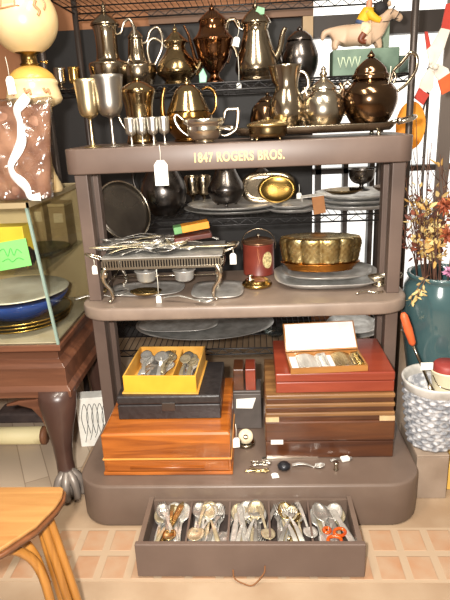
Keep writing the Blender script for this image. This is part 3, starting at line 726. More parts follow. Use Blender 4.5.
# flatware heap on stand
zt0 = SZ + .0035
kinds = [('spoon', 'spoon'), ('fork', 'fork'), ('knife', 'knife'), ('spoon', 'spoon'), ('fork', 'fork')]
for i in range(38):
    k, nm = kinds[i % 5]; lay = i // 9
    x = SX0 + .035 + (SX1 - SX0 - .09) * rnd.random() * (.55 if i % 3 else 1.0); y = SY0 + .04 + .12 * rnd.random()
    rz = rnd.choice((-1, 1)) * (PI / 2 + rnd.uniform(-.55, .55))
    dx, dy = -math.sin(rz) * .08, math.cos(rz) * .08
    x = min(max(x, SX0 + .085), SX1 - .085)
    put(k + rnd.choice('stspp'), nm, (x - dx, min(max(y, SY0 + .03), SY1 - .05) - dy, zt0 + .0065 * lay + .001 * rnd.random()), rz,
        'loose worn %s in the heap on top of the footed silver stand' % nm, nm, nm + 's heaped on the footed stand', rnd.uniform(0, .06), 0, 1.18)
q = atY(190, 236, .16)
bx = MB(); bx.box(-.062, .058, -.03, .03, 0, .016); mr = tag(bx.build('maroon_case', mat('maroon_leather', (96, 44, 34), (76, 34, 28), .35, 0, 20), None, (q.x + .012, .155, zt0 + .030), (0, -.10, .16), bev=.004), 'flat maroon leather case on the flatware heap, under the orange box', 'case')
bo = thing('orange_box', 'small orange carton with a green end lying on the maroon case', 'box', (q.x, .17, zt0 + .0545), (0, -.12, .20))
b = MB(); b.box(-.026, .062, -.024, .024, 0, .022); b.build('carton', mat('orange_card', (240, 160, 40), (228, 140, 28), .5, 0, 20), bo, bev=.001)
b = MB(); b.box(-.052, -.0262, -.024, .024, 0, .022); b.build('green_end', mat('green_card', (104, 158, 96), (86, 140, 84), .5), bo, bev=.001)
# big dark plate leaning behind the heap
pl = MB(); pl.lathe([(0, 0), (.07, .0), (.083, .004), (.105, .010), (.107, .0125), (.084, .0075), (.07, .004), (0, .004)], (0, 0, 0), 48)
q = atY(122, 206, .345)
M_ = Matrix.Rotation(-.28, 4, 'Y') @ Matrix.Rotation(.92, 4, 'Z') @ Matrix.Rotation(PI / 2 - .16, 4, 'X')
o = pl.build('leaning_plate', mat('dark_plate', (128, 120, 110), (92, 86, 80), .3, .9, 6, rvar=.08), None, (q.x, .345, q.z), M_.to_euler())
bpy.context.view_layer.update(); zmin = min((o.matrix_world @ v.co).z for v in o.data.vertices); o.location.z += SZ + .004 - zmin
rg = MB(); rg.tube([(.1065 * math.cos(2 * PI * k_ / 60), .1065 * math.sin(2 * PI * k_ / 60), .0125) for k_ in range(60)], .0035, 8, True); rg.build('silver_rim', SILVER, o)
tag(o, 'large dark round plate standing on edge behind the flatware heap', 'plate')
# trays lying on the shelf under the stand
def shelf_tray(name, label, px, py, rx, ry, m, p=2., rim=.02, h=.008, z=ZS, cat='tray', ripple=0., rz=0):
    q = atZ(px, py, z); o = traymesh(rx, ry, rim, h, 0, p, ripple).build(name, m, None, (q.x, q.y, z + .0006), (0, 0, rz)); return tag(o, label, cat)
shelf_tray('etched_tray', 'flat etched silver tray on the rack shelf between the stand and the brass candle dish', 218, 291, .085, .095, DULL, 4., .012, .007)
shelf_tray('etched_tray', 'wide flat silver tray on the rack shelf under the footed stand', 148, 290, .125, .085, DULL, 3., .012, .007)
gd = shelf_tray('gilt_dish', 'small gilded dish on the flat silver tray beneath the footed stand', 146, 294, .052, .036, PALEGOLD, 2., .012, .010, z=ZS + .009, cat='dish')
lad = put('bigs', 'ladle', atZ(100, 298, ZS + .001) + Vector((-.075, -.02, .001)), -1.25, 'silver ladle lying across the shelf corner by the rack post', 'ladle', None, 0, 0, 1.0)
b = MB(); q = atZ(93, 300, ZS); b.lathe([(.006, 0), (.012, .002), (.02, .008), (.024, .018), (.0225, .018), (.018, .009), (.010, .004), (0, .004)], (0, 0, 0), 24); tag(b.build('small_bowl', PALEGOLD, None, (q.x + .012, q.y + .055, ZS + .0006)), 'tiny pale gold bowl at the rounded corner of the rack shelf', 'bowl')
for px, py, lb in ((185, 297, 'silver tag-like fork lying under the footed stand near its front'),):
    q = atZ(px, py, ZS + .02); put('forks', 'fork', (q.x - .07, q.y + .02, ZS + .0105), -PI / 2 - .3, 'silver fork lying on the tray under the front edge of the footed stand', 'fork', None)
q = atY(160, 282, .09); price_tag((q.x, SY0 - .003, SZ - .035), .085, .016, .024, 'white tag dangling under the front gallery of the footed stand')
# red tin
q = atZ(259, 273, ZS); rt = thing('red_tin', 'red canister with cream oval label, domed lid and wire bail handle', 'canister', (q.x, q.y, ZS + .0006)); s = scale_at(q); R = 15.2 * s
zt = atY(259, 246, q.y - R).z - ZS
REDT = mat('red_tin_paint', (134, 58, 44), (114, 46, 36), .4, 0, 12, rvar=.05)
b = MB(); b.lathe([(0, 0), (R, 0), (R * 1.02, .004), (R, .006), (R, zt - .006), (R * 1.03, zt - .004), (R * 1.03, zt), (0, zt)], (0, 0, 0), 40); b.build('can_body', REDT, rt)
b = MB(); b.lathe([(0, zt + .0002), (R * 1.05, zt + .0002), (R * 1.05, zt + .006), (R * .8, zt + .013), (R * .35, zt + .019), (0, zt + .02)], (0, 0, 0), 36); l = b.build('lid', mat('tin_lid', (150, 112, 84), (120, 84, 62), .3, .8, 12), rt)
b = MB(); b.ball((0, 0, zt + .026), .0065, 10); b.build('knob', SILVER2, l)
lb = MB(); rr = R + .0012
ring = []; cols = 16
for i in range(cols):
    a = 2 * PI * i / cols; ang = -PI / 2 + .60 + .36 * math.cos(a); ring.append((rr * math.cos(ang), rr * math.sin(ang), zt * .52 + .030 * math.sin(a)))
ang = -PI / 2 + .60; lb.add(ring + [(rr * 1.004 * math.cos(ang), rr * 1.004 * math.sin(ang), zt * .52)], [(i, (i + 1) % cols, cols) for i in range(cols)])
lb.build('label', mat('label_cream', (226, 206, 150), (166, 150, 104), .5, 0, 130, lo=.45, hi=.6), rt)
b = MB(); b.tube(smooth_path([(-R * 1.06, 0, zt * .78), (-R * 1.10, 0, zt), (-R * .75, 0, zt + .035), (0, 0, zt + .050), (R * .75, 0, zt + .035), (R * 1.10, 0, zt), (R * 1.06, 0, zt * .78)], 6), .0017, 6); b.build('bail_handle', PEWTER, rt)
# brass candle dish
q = atZ(257, 286, ZS)
b = MB(); b.lathe([(0, 0), (.040, 0), (.050, .004), (.051, .010), (.047, .015), (.042, .0165), (.040, .022), (.036, .024), (.024, .018), (0, .018)], (0, 0, 0), 40)
tag(b.build('brass_dish', mat('pale_brass', (214, 184, 122), (180, 144, 84), .22, 1., 12, rvar=.06), None, (q.x, q.y - .002, ZS + .0006)), 'low round brass dish in front of the red tin', 'dish')
b = MB(); b.lathe([(0, 0), (.014, 0), (.014, .003), (.006, .006), (.006, .014), (.010, .018), (0, .021)], (0, 0, 0), 18); q2 = atZ(251, 279, ZS + .02)
tag(b.build('silver_shaker', SILVER, None, (q.x - .022, q.y + .004, ZS + .0195)), 'tiny silver knob-topped shaker standing in the low brass dish', 'shaker')
# trays and mould on the right of the shelf
q = atZ(327, 281, ZS); TX, TY = q.x, .255
o = traymesh(.178, .150, .035, .022).build('round_tray', DULL, None, (TX, TY, ZS + .0006)); tag(o, 'large plain round silver tray on the rack shelf under the fluted mould', 'tray')
o = traymesh(.150, .118, .022, .012, 0, 2.6, .012).build('shaped_tray', DULL2, None, (TX + .0, TY + .005, ZS + .0245)); tag(o, 'scallop-edged silver tray lying between the large round tray and the fluted mould', 'tray')
mo = thing('fluted_mould', 'oval fluted pale gold mould with smooth brass foot on silver trays', 'mould', (atY(320, 262, TY).x, TY, ZS + .0405), (0, 0, -.08))
def flut(r, h, a, i): return r * (.95 + .085 * abs(math.sin(a * 6)) ** .7 * (1 if h > .028 else .15)) + .0016 * math.sin(a * 48) * math.sin(h * 300) * (1 if .034 < h < .10 else 0)
W = (atY(362, 250, TY).x - atY(278, 245, TY).x) / 2 / 1.055
b = MB(); b.lathe(smooth_prof([(.068, .026), (.074, .034), (.077, .06), (.0795, .085), (.080, .100), (.077, .110), (.066, .114)], 5) + [(.03, .112), (0, .111)], (0, 0, 0), 168, W / .080, .80, None, flut)
b.build('fluted_body', mat('mould_gold', (206, 190, 140), (152, 126, 76), .3, 1., 40, rvar=.06), mo)
b = MB(); b.lathe(smooth_prof([(0, 0), (.060, 0), (.066, .004), (.074, .018), (.077, .024), (.074, .027), (0, .027)], 3), (0, 0, 0), 60, W / .080, .80); b.build('brass_foot', mat('orange_brass', (190, 130, 60), (152, 96, 40), .25, 1., 8, rvar=.06), mo)
q = atZ(382, 281, ZS)
pot('sauce_dish', 'small spouted silver dish by the right end of the rack shelf beside the posts', 'dish', 381, 283, .17, ZS, [(9, 0), (9, 1), (6, 3), (10, 6), (13, 9), (13.5, 11)], SILVER2, open_in=.9, sy=.6, handles=[([(12, 9), (17, 13), (20, 11), (18, 7), (12, 6)], 1.)])
b = MB(); b.tube(smooth_path([(-.04, -.01, .004), (-.02, .0, .008), (.0, .004, .006), (.02, -.004, .005), (.045, .006, .004)], 5), .0035, 7); q = atZ(368, 293, ZS)
tag(b.build('sugar_tongs', SILVER, None, (q.x, q.y - .01, ZS + .0006)), 'thin silver tongs lying at the front of the shelf under the sauce dish', 'tongs')

camera_scaling(False)
# ================================================================== RACK BASE (z = ZB)
ORW = wood('orange_wood', (120, 60, 20), (180, 102, 38), 'X', 5, .3, .3)
DKW = wood('dark_chest_wood', (60, 32, 19), (98, 56, 30), 'X', 4, .3, .4)
q0 = atZ(104, 476, ZB); q1 = atZ(233, 476, ZB); yf = q0.y; xw0, xw1 = q0.x, q1.x
ztop = atY(168, 434, yf).z
ch = thing('wooden_chest', 'orange-brown varnished flatware chest with a long drawer, under the black case', 'chest', (0, 0, ZB + .0006))
H = ztop - ZB; D = .40
b = MB(); b.box(xw0, xw1, yf, yf + D, 0, .012); b.build('plinth', ORW, ch, bev=.003)
b = MB(); b.box(xw0 + .004, xw1 - .004, yf + .006, yf + D - .004, .0125, H * .355); b.build('chest_body', ORW, ch, bev=.002)
b = MB(); b.box(xw0 + .012, xw1 - .012, yf + .002, yf + .0055, .016, H * .335); dd = b.build('drawer_front', ORW, ch, bev=.002)
b = MB(); b.tube([(xw0 + .09, yf - .0005, H * .19), (xw1 - .09, yf - .0005, H * .19)], .0034, 8); b.build('finger_groove', wood('groove_wood', (120, 60, 20), (160, 90, 34), 'X'), dd)
b = MB(); b.box(xw0 + .001, xw1 - .001, yf + .002, yf + D, H * .36, H * .40); b.build('lid_band', wood('band_wood', (196, 128, 56), (218, 150, 76), 'X'), ch, bev=.002)
b = MB(); rr_ = []
for off, z in ((.004, H * .405), (.004, H * .95), (.009, H * .99), (.016, H)): rr_.append([(xw0 + off, yf + off, z), (xw1 - off, yf + off, z), (xw1 - off, yf + D - off, z), (xw0 + off, yf + D - off, z)])
b.loft(rr_); b.sm = [False] * len(b.sm); b.build('lid', ORW, ch, bev=.003)
zc1 = ZB + H + .0006
# black case
q0 = atZ(119, 420, zc1); q1 = atZ(221, 420, zc1); yk = max(q0.y, yf + .034); xk0, xk1 = q0.x, q1.x; zk = atY(168, 396, yk).z
BLK = mat('black_leatherette', (48, 44, 44), (38, 34, 34), .35, 0, 60, bump=.1)
bc = thing('black_case', 'scuffed black leatherette flatware case between the wooden chest and yellow box', 'case', (0, 0, zc1 + .0006)); Hk = zk - zc1; Dk = .262
b = MB(); b.box(xk0, xk1, yk, yk + Dk, 0, Hk * .62); b.build('case_body', BLK, bc, bev=.004)
b = MB(); b.box(xk0 - .001, xk1 + .001, yk - .001, yk + Dk, Hk * .64, Hk); b.build('lid', BLK, bc, bev=.006)
b = MB(); xm = (xk0 + xk1) / 2; b.box(xm - .022, xm + .022, yk - .004, yk - .0005, Hk * .38, Hk * .72); b.build('clasp', mat('clasp_metal', (96, 92, 90), None, .3, .9), bc, bev=.001)
zk2 = zc1 + Hk + .0012
# yellow divided box
q0 = atZ(124, 395, zk2); q1 = atZ(196, 395, zk2); yy = yk + .014; yx0 = atY(124, 394, yy).x; yx1 = atY(197, 394, yy).x; Hy = atY(160, 376, yy).z - zk2
YEL = mat('yellow_paint', (222, 162, 48), (208, 148, 38), .45, 0, 10); YELI = mat('yellow_wood', (214, 164, 76), (196, 142, 56), .5, 0, 12)
yb = thing('yellow_box', 'open yellow divided wooden box of flatware on the black case', 'box', ((yx0 + yx1) / 2, yy, zk2), (0, 0, -.04)); Wy = yx1 - yx0; Dy = .245
b = MB(); b.box(-Wy / 2, Wy / 2, 0, .006, 0.0055, Hy); b.build('front_panel', YEL, yb, bev=.001)
b = MB(); b.box(-Wy / 2 - .006, Wy / 2 + .006, -.004, Dy + .004, 0, .005); b.build('bottom_board', YELI, yb, bev=.001)
for nm, a in (('side_panel', (-Wy / 2, -Wy / 2 + .005, .0065, Dy, .0055, Hy)), ('side_panel', (Wy / 2 - .005, Wy / 2, .0065, Dy, .0055, Hy)), ('back_panel', (-Wy / 2 + .0055, Wy / 2 - .0055, Dy - .006, Dy, .0055, Hy)), ('divider', (Wy * .16 - .002, Wy * .16 + .002, .0065, Dy - .0065, .0055, Hy * .85))):
    b = MB(); b.box(*a); b.build(nm, YELI, yb, bev=.001)
for i in range(24):
    left_ = i < 15; k, nm = (('spoon', 'spoon'), ('big', 'serving_spoon'), ('fork', 'fork'), ('spoon', 'spoon'))[i % 4] if left_ else ('spoon', 'spoon')
    x = rnd.uniform(-Wy / 2 + .030, Wy * .16 - .030) if left_ else rnd.uniform(Wy * .16 + .024, Wy / 2 - .028)
    y = rnd.uniform(.018, .055); rz = rnd.uniform(-.14, .14) if left_ else rnd.uniform(-.05, .05)
    if left_: x = min(max(x + math.sin(rz) * .08, -Wy / 2 + .026 + max(0, math.sin(rz)) * .17), Wy * .16 - .028 + min(0, math.sin(rz)) * .17)
    P_ = Matrix.Translation(yb.location) @ Matrix.Rotation(-.04, 4, 'Z') @ Vector((x, y, .008 + .0042 * (i % 15 if left_ else i - 15) * (.7 if left_ else 1)))
    put(k + rnd.choice('sspt'), nm, P_, rz - .04, 'silvery %s lying in the %s of the yellow box' % (nm.replace('_', ' '), 'wide compartment' if left_ else 'narrow compartment'), nm.replace('_', ' '), '%ss in the yellow box %s' % (nm.replace('_', ' '), 'wide side' if left_ else 'narrow side'), .05, 0, .98)
q = atY(159, 372, yy); price_tag((yx0 + Wy * .47, yy + .10, zk2 + Hy + .02), .012, .012, .026, 'white tag lying among the teaspoons of the yellow box', swing=.1)
# right chest
q0 = atZ(266, 458, ZB); q1 = atZ(401, 458, ZB); yr = .004; xr0, xr1 = q0.x, .479
zr1 = atY(335, 421, yr).z; Hr = zr1 - ZB; Dr = .30
rc = thing('wooden_chest', 'dark brown wooden flatware chest with a small white sticker, under thin trays', 'chest', (0, 0, ZB + .0006))
b = MB(); b.box(xr0, xr1, yr, yr + Dr, 0, Hr * .45); b.build('chest_body', DKW, rc, bev=.003)
b = MB(); b.box(xr0 - .002, xr1 + .002, yr - .002, yr + Dr, Hr * .46, Hr); b.build('lid', DKW, rc, bev=.006)
q = atY(277, 442, yr); b = MB(); b.box(q.x - .020, q.x + .020, yr - .0045, yr - .0025, q.z - ZB - .007, q.z - ZB + .009); b.build('sticker', WHITE, rc)
zz = ZB + Hr + .0012
zq = atY(335, 394, yr).z; th = (zq - zz) / 3
GLD = wood('gold_edge_wood', (92, 60, 34), (146, 106, 64), 'X', 5, .35, .3)
for i, w_ in enumerate(('lowest thin gilt-edged wooden tray on the dark chest, with a pale wedge', 'middle thin gilt-edged wooden tray in the stack on the dark chest', 'topmost thin gilt-edged wooden tray directly under the red box')):
    tt = thing('thin_tray', w_, 'tray', (0, 0, zz)); off = .001 * i
    b = MB(); b.box(xr0 + .004 + off, xr1 - .004 - off, yr + .002, yr + Dr - .02, 0, th * .5); b.build('tray_board', DKW, tt, bev=.002)
    b = MB(); b.box(xr0 + .001 + off, xr1 - .001 - off, yr - .003, yr + Dr - .016, th * .52, th - .0006); b.build('gilt_edge', GLD, tt, bev=.004)
    if i == 0:
        for x0_, x1_ in ((xr0 + .002, xr0 + .045), (xr1 - .05, xr1 - .002)):
            b = MB(); b.box(x0_, x1_, yr - .006, yr + .0015, 0.001, th * .5); b.build('wedge', PALEWOOD, tt)
    zz += th
# red box
REDW = wood('red_wood', (118, 44, 28), (146, 64, 42), 'X', 3, .3, .4)
REDTOP = REDW
xq0 = atY(276, 392, yr + .01).x; xq1 = atY(394, 392, yr + .01).x; ze = atY(335, 373, yr + .01).z
rb = thing('red_box', 'reddish brown lidded wooden box on the thin trays, carrying the white-lined case', 'box', (0, 0, zz + .0006)); Hb = ze - zz
b = MB(); b.box(xq0, xq1, yr + .01, yr + .29, 0, Hb * .55); b.build('box_body', REDW, rb, bev=.003)
b = MB(); b.box(xq0 - .001, xq1 + .001, yr + .009, yr + .29, Hb * .565, Hb); b.build('lid', REDW, rb, bev=.004)
zcs = zz + Hb + .0015
# open white-lined case on the red box
q0 = atZ(294, 375, zcs); q1 = atZ(372, 373, zcs); yc = q0.y + .012
fx0, fx1 = atY(293, 373, yc).x, atY(371, 373, yc).x; Wc = fx1 - fx0; Dc = .125; Hc = .020
fc = thing('flatware_case', 'open shallow brown case lined in white holding rows of gilt spoons', 'case', ((fx0 + fx1) / 2 - .008, yc, zcs), (0, 0, .07))
CASEB = wood('case_brown', (132, 84, 40), (172, 118, 60), 'X', 5, .3, .3)
b = MB(); b.box(-Wc / 2, Wc / 2, 0, Dc, 0, .004); b.box(-Wc / 2, Wc / 2, 0, .005, .004, Hc); b.box(-Wc / 2, Wc / 2, Dc - .005, Dc, .004, Hc); b.box(-Wc / 2, -Wc / 2 + .005, .005, Dc - .005, .004, Hc); b.box(Wc / 2 - .005, Wc / 2, .005, Dc - .005, .004, Hc)
b.build('case_tray', CASEB, fc)
SATIN = mat('white_satin', (238, 234, 230), (224, 218, 214), .5, 0, 30)
b = MB(); b.box(-Wc / 2 + .0055, Wc / 2 - .0055, .0055, Dc - .0055, .0043, .007); b.build('satin_liner', SATIN, fc)
lid = MB(); lid.box(-Wc / 2, Wc / 2, 0, .009, 0, .105); lo = lid.build('lid', CASEB, fc, (0, Dc + .003, Hc + .002), (-.95, 0, 0), bev=.001)
b = MB(); b.box(-Wc / 2 + .005, Wc / 2 - .005, -.0025, -.0003, .005, .100); b.build('lid_lining', SATIN, lo)
lo.rotation_euler = (-.80, 0, 0)
for i in range(20):
    col = i // 10; r_ = i % 10
    x = -Wc / 2 + .030 + col * .115; y = .014 + r_ * .0105
    P_ = Matrix.Translation(fc.location) @ Matrix.Rotation(.07, 4, 'Z') @ Vector((x + (.0 if col == 0 else .002), y, .0085))
    put('tea' + ('g' if col else 's'), 'teaspoon', P_, .07 - PI / 2 + (0 if not col else .12), 'gilt teaspoon lying in the row at the hinge side of the white-lined case' if col else 'silver teaspoon lying in the first row of the white-lined case', 'teaspoon', 'gilt teaspoons in the white-lined case' if col else 'silver teaspoons in the white-lined case', 0, 0, .93)
# things standing between the chests
q0 = atY(246, 402, .17); gh = atY(246, 391, .19).z - ZB - .0126
b = MB(); b.box(-.052, .048, 0, .10, 0, gh); gb = thing('grey_box', 'tall dark grey metal box standing between the two wooden chests', 'box', (q0.x + .006, .19, ZB + .0006)); b.build('box_body', mat('grey_metal_box', (92, 84, 80), (74, 68, 64), .5, 0, 12), gb, bev=.003)
q = atY(246, 402, .16); b = MB(); b.box(-.052, .048, 0, .098, gh + .0005, gh + .012); b.build('lid', mat('grey_metal_lid', (80, 72, 68), None, .45), gb, bev=.003)
for i, (cx_, lb, mm) in enumerate(((-.030, 'slim brown box standing on top of the grey box between the chests', DKW), (.012, 'slim maroon box beside the brown one on top of the tall grey box', REDW))):
    b = MB(); b.box(-.018, .018, 0, .09, 0, .082); tag(b.build('slim_box', mm, None, (q0.x + .006 + cx_, .192, ZB + gh + .0134), bev=.002), lb, 'box')
q = atY(246, 404, .183); b = MB(); b.prism([(-.036, -.018), (.022, -.020), (.036, .022), (-.034, .018)], -.0008, .0008, Matrix.Rotation(PI / 2, 4, 'X')); tag(b.build('note_card', WHITE, None, (q.x, .1865, q.z)), 'white card stuck on the front of the tall grey box between the chests', 'card')
price_tag((xw1 + .012, yf + .05, ZB + .155), .05, .022, .036, 'white price tag hanging at the corner of the orange-brown chest', turn=.2)
q = atZ(246, 446, ZB); sp = thing('ribbon_spool', 'cream spool standing in a round metal tin between the chests', 'spool', (q.x, q.y + .01, ZB + .0006))
b = MB(); b.lathe([(0, 0), (.030, 0), (.032, .004), (.032, .012), (.030, .0125), (.029, .004), (0, .004)], (0, 0, 0), 30); b.build('tin_cup', SILVER2, sp)
b = MB(); b.lathe([(.009, -.010), (.024, -.010), (.026, 0), (.024, .010), (.009, .010), (.008, 0)], (0, 0, 0), 28); b.f = b.f[:-2]; b.sm = b.sm[:-2]; b.v = b.v; 
b.loft([[(.009 * math.cos(2 * PI * k / 28), .009 * math.sin(2 * PI * k / 28), z) for k in range(28)] for z in (-.010, .010)], False)
b.build('spool', mat('cream_thread', (224, 210, 180), (204, 190, 158), .7, 0, 80), sp, (0, .0, .032), (PI / 2 - .25, 0, 0))
# trinkets at the front of the base
def onbase(px, py): q = atZ(px, py, ZB); return Vector((q.x, q.y, ZB + .0008))
b = MB(); a, c_ = onbase(262, 459), onbase(318, 457.5); d_ = c_ - a; n_ = Vector((-d_.y, d_.x, 0)).normalized() * .006
b.prism([(0 + n_.x, n_.y), (-n_.x, -n_.y), (d_.x - n_.x * .6, d_.y - n_.y * .6), (d_.x + n_.x * .6, d_.y + n_.y * .6)], 0, .004)
tag(b.build('silver_bar', SILVER, None, a), 'long thin silver bar lying along the front of the dark chest', 'bar')
put('teas', 'teaspoon', onbase(292, 466), -PI / 2 - .1, 'silver teaspoon lying near the black stopper at the front of the stand base', 'teaspoon', None)
put('teap', 'teaspoon', onbase(330, 461.5), -PI / 2 + .12, 'small grey spoon lying on the stand base beside the thimble', 'teaspoon', None, 0, 0, .7)
b = MB(); b.lathe([(0, 0), (.012, 0), (.020, .006), (.021, .014), (.014, .021), (0, .023)], (0, 0, 0), 20, 1, 1, None, lambda r, h, a, i: r * (1 + .06 * math.sin(9 * a))); tag(b.build('fluted_stopper', mat('knob_black', (48, 48, 54), (36, 36, 40), .3, .4, 20), None, onbase(284, 469)), 'fluted black stopper among the trinkets on the stand base', 'stopper')
b = MB(); b.lathe([(.008, 0), (.0085, .002), (.0065, .004), (.0065, .022), (.0085, .024), (.008, .027), (0, .027)], (0, 0, 0), 18); tag(b.build('thimble', SILVER2, None, onbase(336, 470)), 'small upright metal spool at the end of the trinket row', 'thimble')
b = MB(); b.box(-.014, .014, -.010, .010, 0, .012); tag(b.build('white_box', WHITE, None, onbase(345, 460.5), (0, 0, .3), bev=.003), 'tiny white box at the end of the trinkets by the dark chest', 'box')
for px, py, m_, lb in ((262, 465, SILVER, 'tangled silver chain necklace on the stand base'), (258, 471, PALEGOLD, 'tangled gold chain necklace at the front edge of the stand base')):
    b = MB(); pts = [(rnd.uniform(-.035, .035), rnd.uniform(-.014, .014), .003 + .004 * rnd.random()) for _ in range(16)]; b.tube(smooth_path(pts, 5), .0017, 5); tag(b.build('chain_necklace', m_, None, onbase(px, py)), lb, 'necklace')
b = MB(); b.prism([(-.011, -.012), (.011, -.012), (.011, .008), (.004, .014), (-.004, .014), (-.011, .008)], 0, .0012); tag(b.build('white_tag', WHITE, None, onbase(275, 476), (.0, 0, .2)), 'white tag lying flat in front of the black stopper', 'tag')

# ================================================================== FLATWARE IN THE DRAWER
ordinal = ('first', 'second', 'middle', 'fourth', 'last')
zfl = DZ0 + .0035
rp = random.Random(5)
plan = []
for mix in (['spoon', 'fork', 'spoon', 'knife', 'big'], ['spoon', 'spoon', 'big', 'spoon', 'fork'], ['big', 'knife', 'spoon', 'big', 'fork'], ['fork', 'fork', 'spoon', 'fork', 'big'], ['big', 'knife', 'big', 'spoon', 'knife']):
    plan.append([mix[i % 5] for i in range(19)])
plan[4] = plan[4][:13]
NM = {'spoon': 'spoon', 'big': 'serving_spoon', 'fork': 'fork', 'knife': 'knife'}
for c in range(5):
    x0 = DX0 + .021 + cw * c; n = len(plan[c])
    for i, k in enumerate(plan[c]):
        lay = i // 5; sl = i % 5
        L_ = {'big': .178, 'knife': .175}.get(k, .165)
        rz = rnd.uniform(-.20, .20) * (1 + .3 * lay)
        x = x0 + cw * (sl + .5) / 5 + rnd.uniform(-.008, .008) + math.sin(rz) * .09
        x = min(max(x, x0 + .024 + max(0, math.sin(rz)) * L_), x0 + cw - .026 + min(0, math.sin(rz)) * L_)
        y = DY0 + .021 + rnd.uniform(0, max(.001, .193 - L_ - .005)); z = zfl + .0085 * lay + .0012 * sl
        flip = i % 6 == 5
        tilt = rnd.uniform(.05, .13) if not flip else 0
        if flip: rz += PI; y += L_ * .99; z += .012
        mt = rnd.choice('sssttgpp')
        nm = NM[k]
        put(k + mt, nm, (x, y, z), rz, 'metal %s in the %s compartment of the open drawer, counting from the stool side' % (nm.replace('_', ' '), ordinal[c]), nm.replace('_', ' '), '%ss in the %s drawer compartment' % (nm.replace('_', ' '), ordinal[c]), tilt)
# amber-handled things in the last compartment
AMB = mat('amber_plastic', (214, 96, 24), (186, 66, 14), .15, 0, 30, trans=.3, coat=.6)
for j, (dx, dy, lb) in enumerate(((.066, .030, 'amber plastic ring lying by the drawer front in the last compartment'), (.085, .062, 'second amber plastic ring, farther back in the last drawer compartment'), (.050, .070, 'smaller amber ring between spoons in the last drawer compartment'))):
    rr = (.019, .018, .013)[j]; b = MB(); b.tube([(rr * math.cos(2 * PI * k / 24), .72 * rr * math.sin(2 * PI * k / 24), 0) for k in range(24)], .0052, 8, True)
    tag(b.build('amber_ring', AMB, None, (DX0 + .021 + cw * 4 + dx - .004, DY0 + .018 + dy, zfl + .036), (.15, .1 * j, .6 * j)), lb, 'ring')
# ================================================================== IN AND ON THE GLASS CASE
zf = .5606
def incase(px, py, Y): return atY(px, py, Y)
# lower level: stack of big plates
BLUE = mat('blue_glaze', (44, 84, 160), (30, 62, 128), .15, 0, 8, coat=.5)
CREAMG = mat('cream_glaze', (250, 244, 226), (236, 226, 204), .25, 0, 10)
DKGREEN = mat('dark_green_glaze', (66, 66, 50), (50, 50, 38), .2, 0, 10)
GILT = mat('gilt_rim', (206, 168, 84), None, .25, 1.)
cx, cy = -.800, .255
def plate(name, label, c, r, h, m, rim=None, group=None, th=.004, cat='plate'):
    t = thing(name, label, cat, c, (0, 0, 0), group)
    b = MB(); b.lathe([(0, 0), (r * .55, 0), (r * .62, .003), (r * .97, h - .002), (r, h), (r * .985, h + th * .6), (r * .60, th + .001), (0, th)], (0, 0, 0), 48); b.build('plate_body', m, t)
    if rim:
        b = MB(); b.tube([(r * math.cos(2 * PI * k / 48), r * math.sin(2 * PI * k / 48), h + .001) for k in range(48)], .0028, 6, True); b.build('gilt_rim', rim, t)
    return t
z = zf
plate('dinner_plate', 'lowest olive plate with gilt rim at the bottom of the glass case', (cx, cy, z), .165, .022, DKGREEN, GILT); z += .012
plate('dinner_plate', 'olive plate with gilt rim second from the bottom in the glass case', (cx, cy, z), .170, .024, DKGREEN, GILT); z += .012
plate('dinner_plate', 'dark gilt-rimmed plate directly beneath the blue bowl in the glass case', (cx, cy, z), .175, .026, DKGREEN, GILT); z += .008
bl = MB(); bl.lathe([(0, 0), (.09, 0), (.10, .004), (.150, .040), (.172, .072), (.170, .074), (.146, .044), (.095, .010), (0, .008)], (0, 0, 0), 48)
tag(bl.build('blue_bowl', BLUE, None, (cx, cy, z + .0045)), 'wide shiny blue bowl on the gilt-rimmed plates inside the glass case', 'bowl'); z += .056
plate('cream_platter', 'cream platter on top of the blue bowl inside the glass case', (cx, cy, z + .018), .178, .020, CREAMG)
# upper glass shelf
zu = zs2 + .0008
p = incase(18, 300, .10)
def at_case(px, Y, Z):  # x of a pixel column at a given depth and height
    y = 250; q = atY(px, y, Y)
    for _ in range(3):
        y += -(Z - q.z) / scale_at(q); q = atY(px, y, Y)
    return q.x
gx = at_case(12, .085, .90)
gr = MB(); gr.prism([(-.070, -.055), (.052, -.037), (.045, .050), (-.070, .034)], -.0008, .0008, Matrix.Rotation(PI / 2, 4, 'X'))
g0 = thing('green_note', 'bright green handwritten note standing behind the front pane of the glass case', 'note', (gx, .082, zu + .057), (-.02, 0, 0))
gr.build('note_card', mat('neon_green_paper', (150, 240, 132), (140, 230, 122), .6, 0, 10), g0)
INK = mat('green_ink', (60, 170, 80), None, .6)
b = MB()
for pts in ([(-.045, .010), (-.03, .018), (-.02, -.006), (-.008, .02), (0, -.004), (.012, .016), (.026, .004)], [(-.04, -.022), (-.02, -.014), (-.008, -.024), (.012, -.012), (.03, -.018)]):
    b.tube(smooth_path([(x, -.0016, z_) for x, z_ in pts], 4), .0012, 5)
b.build('scribble', INK, g0)
yx = at_case(6, .15, .955)
b = MB(); b.box(-.10, .055, -.035, .035, 0, .135); yo = tag(b.build('yellow_carton', mat('yellow_card', (240, 206, 60), (228, 192, 46), .5, 0, 10), None, (yx, .17, zu), bev=.002), 'yellow carton standing behind the green note in the glass case', 'box')
KR = mat('kraft_box', (176, 146, 96), (160, 130, 82), .7, 0, 14)
bx_ = at_case(64, .42, .92)
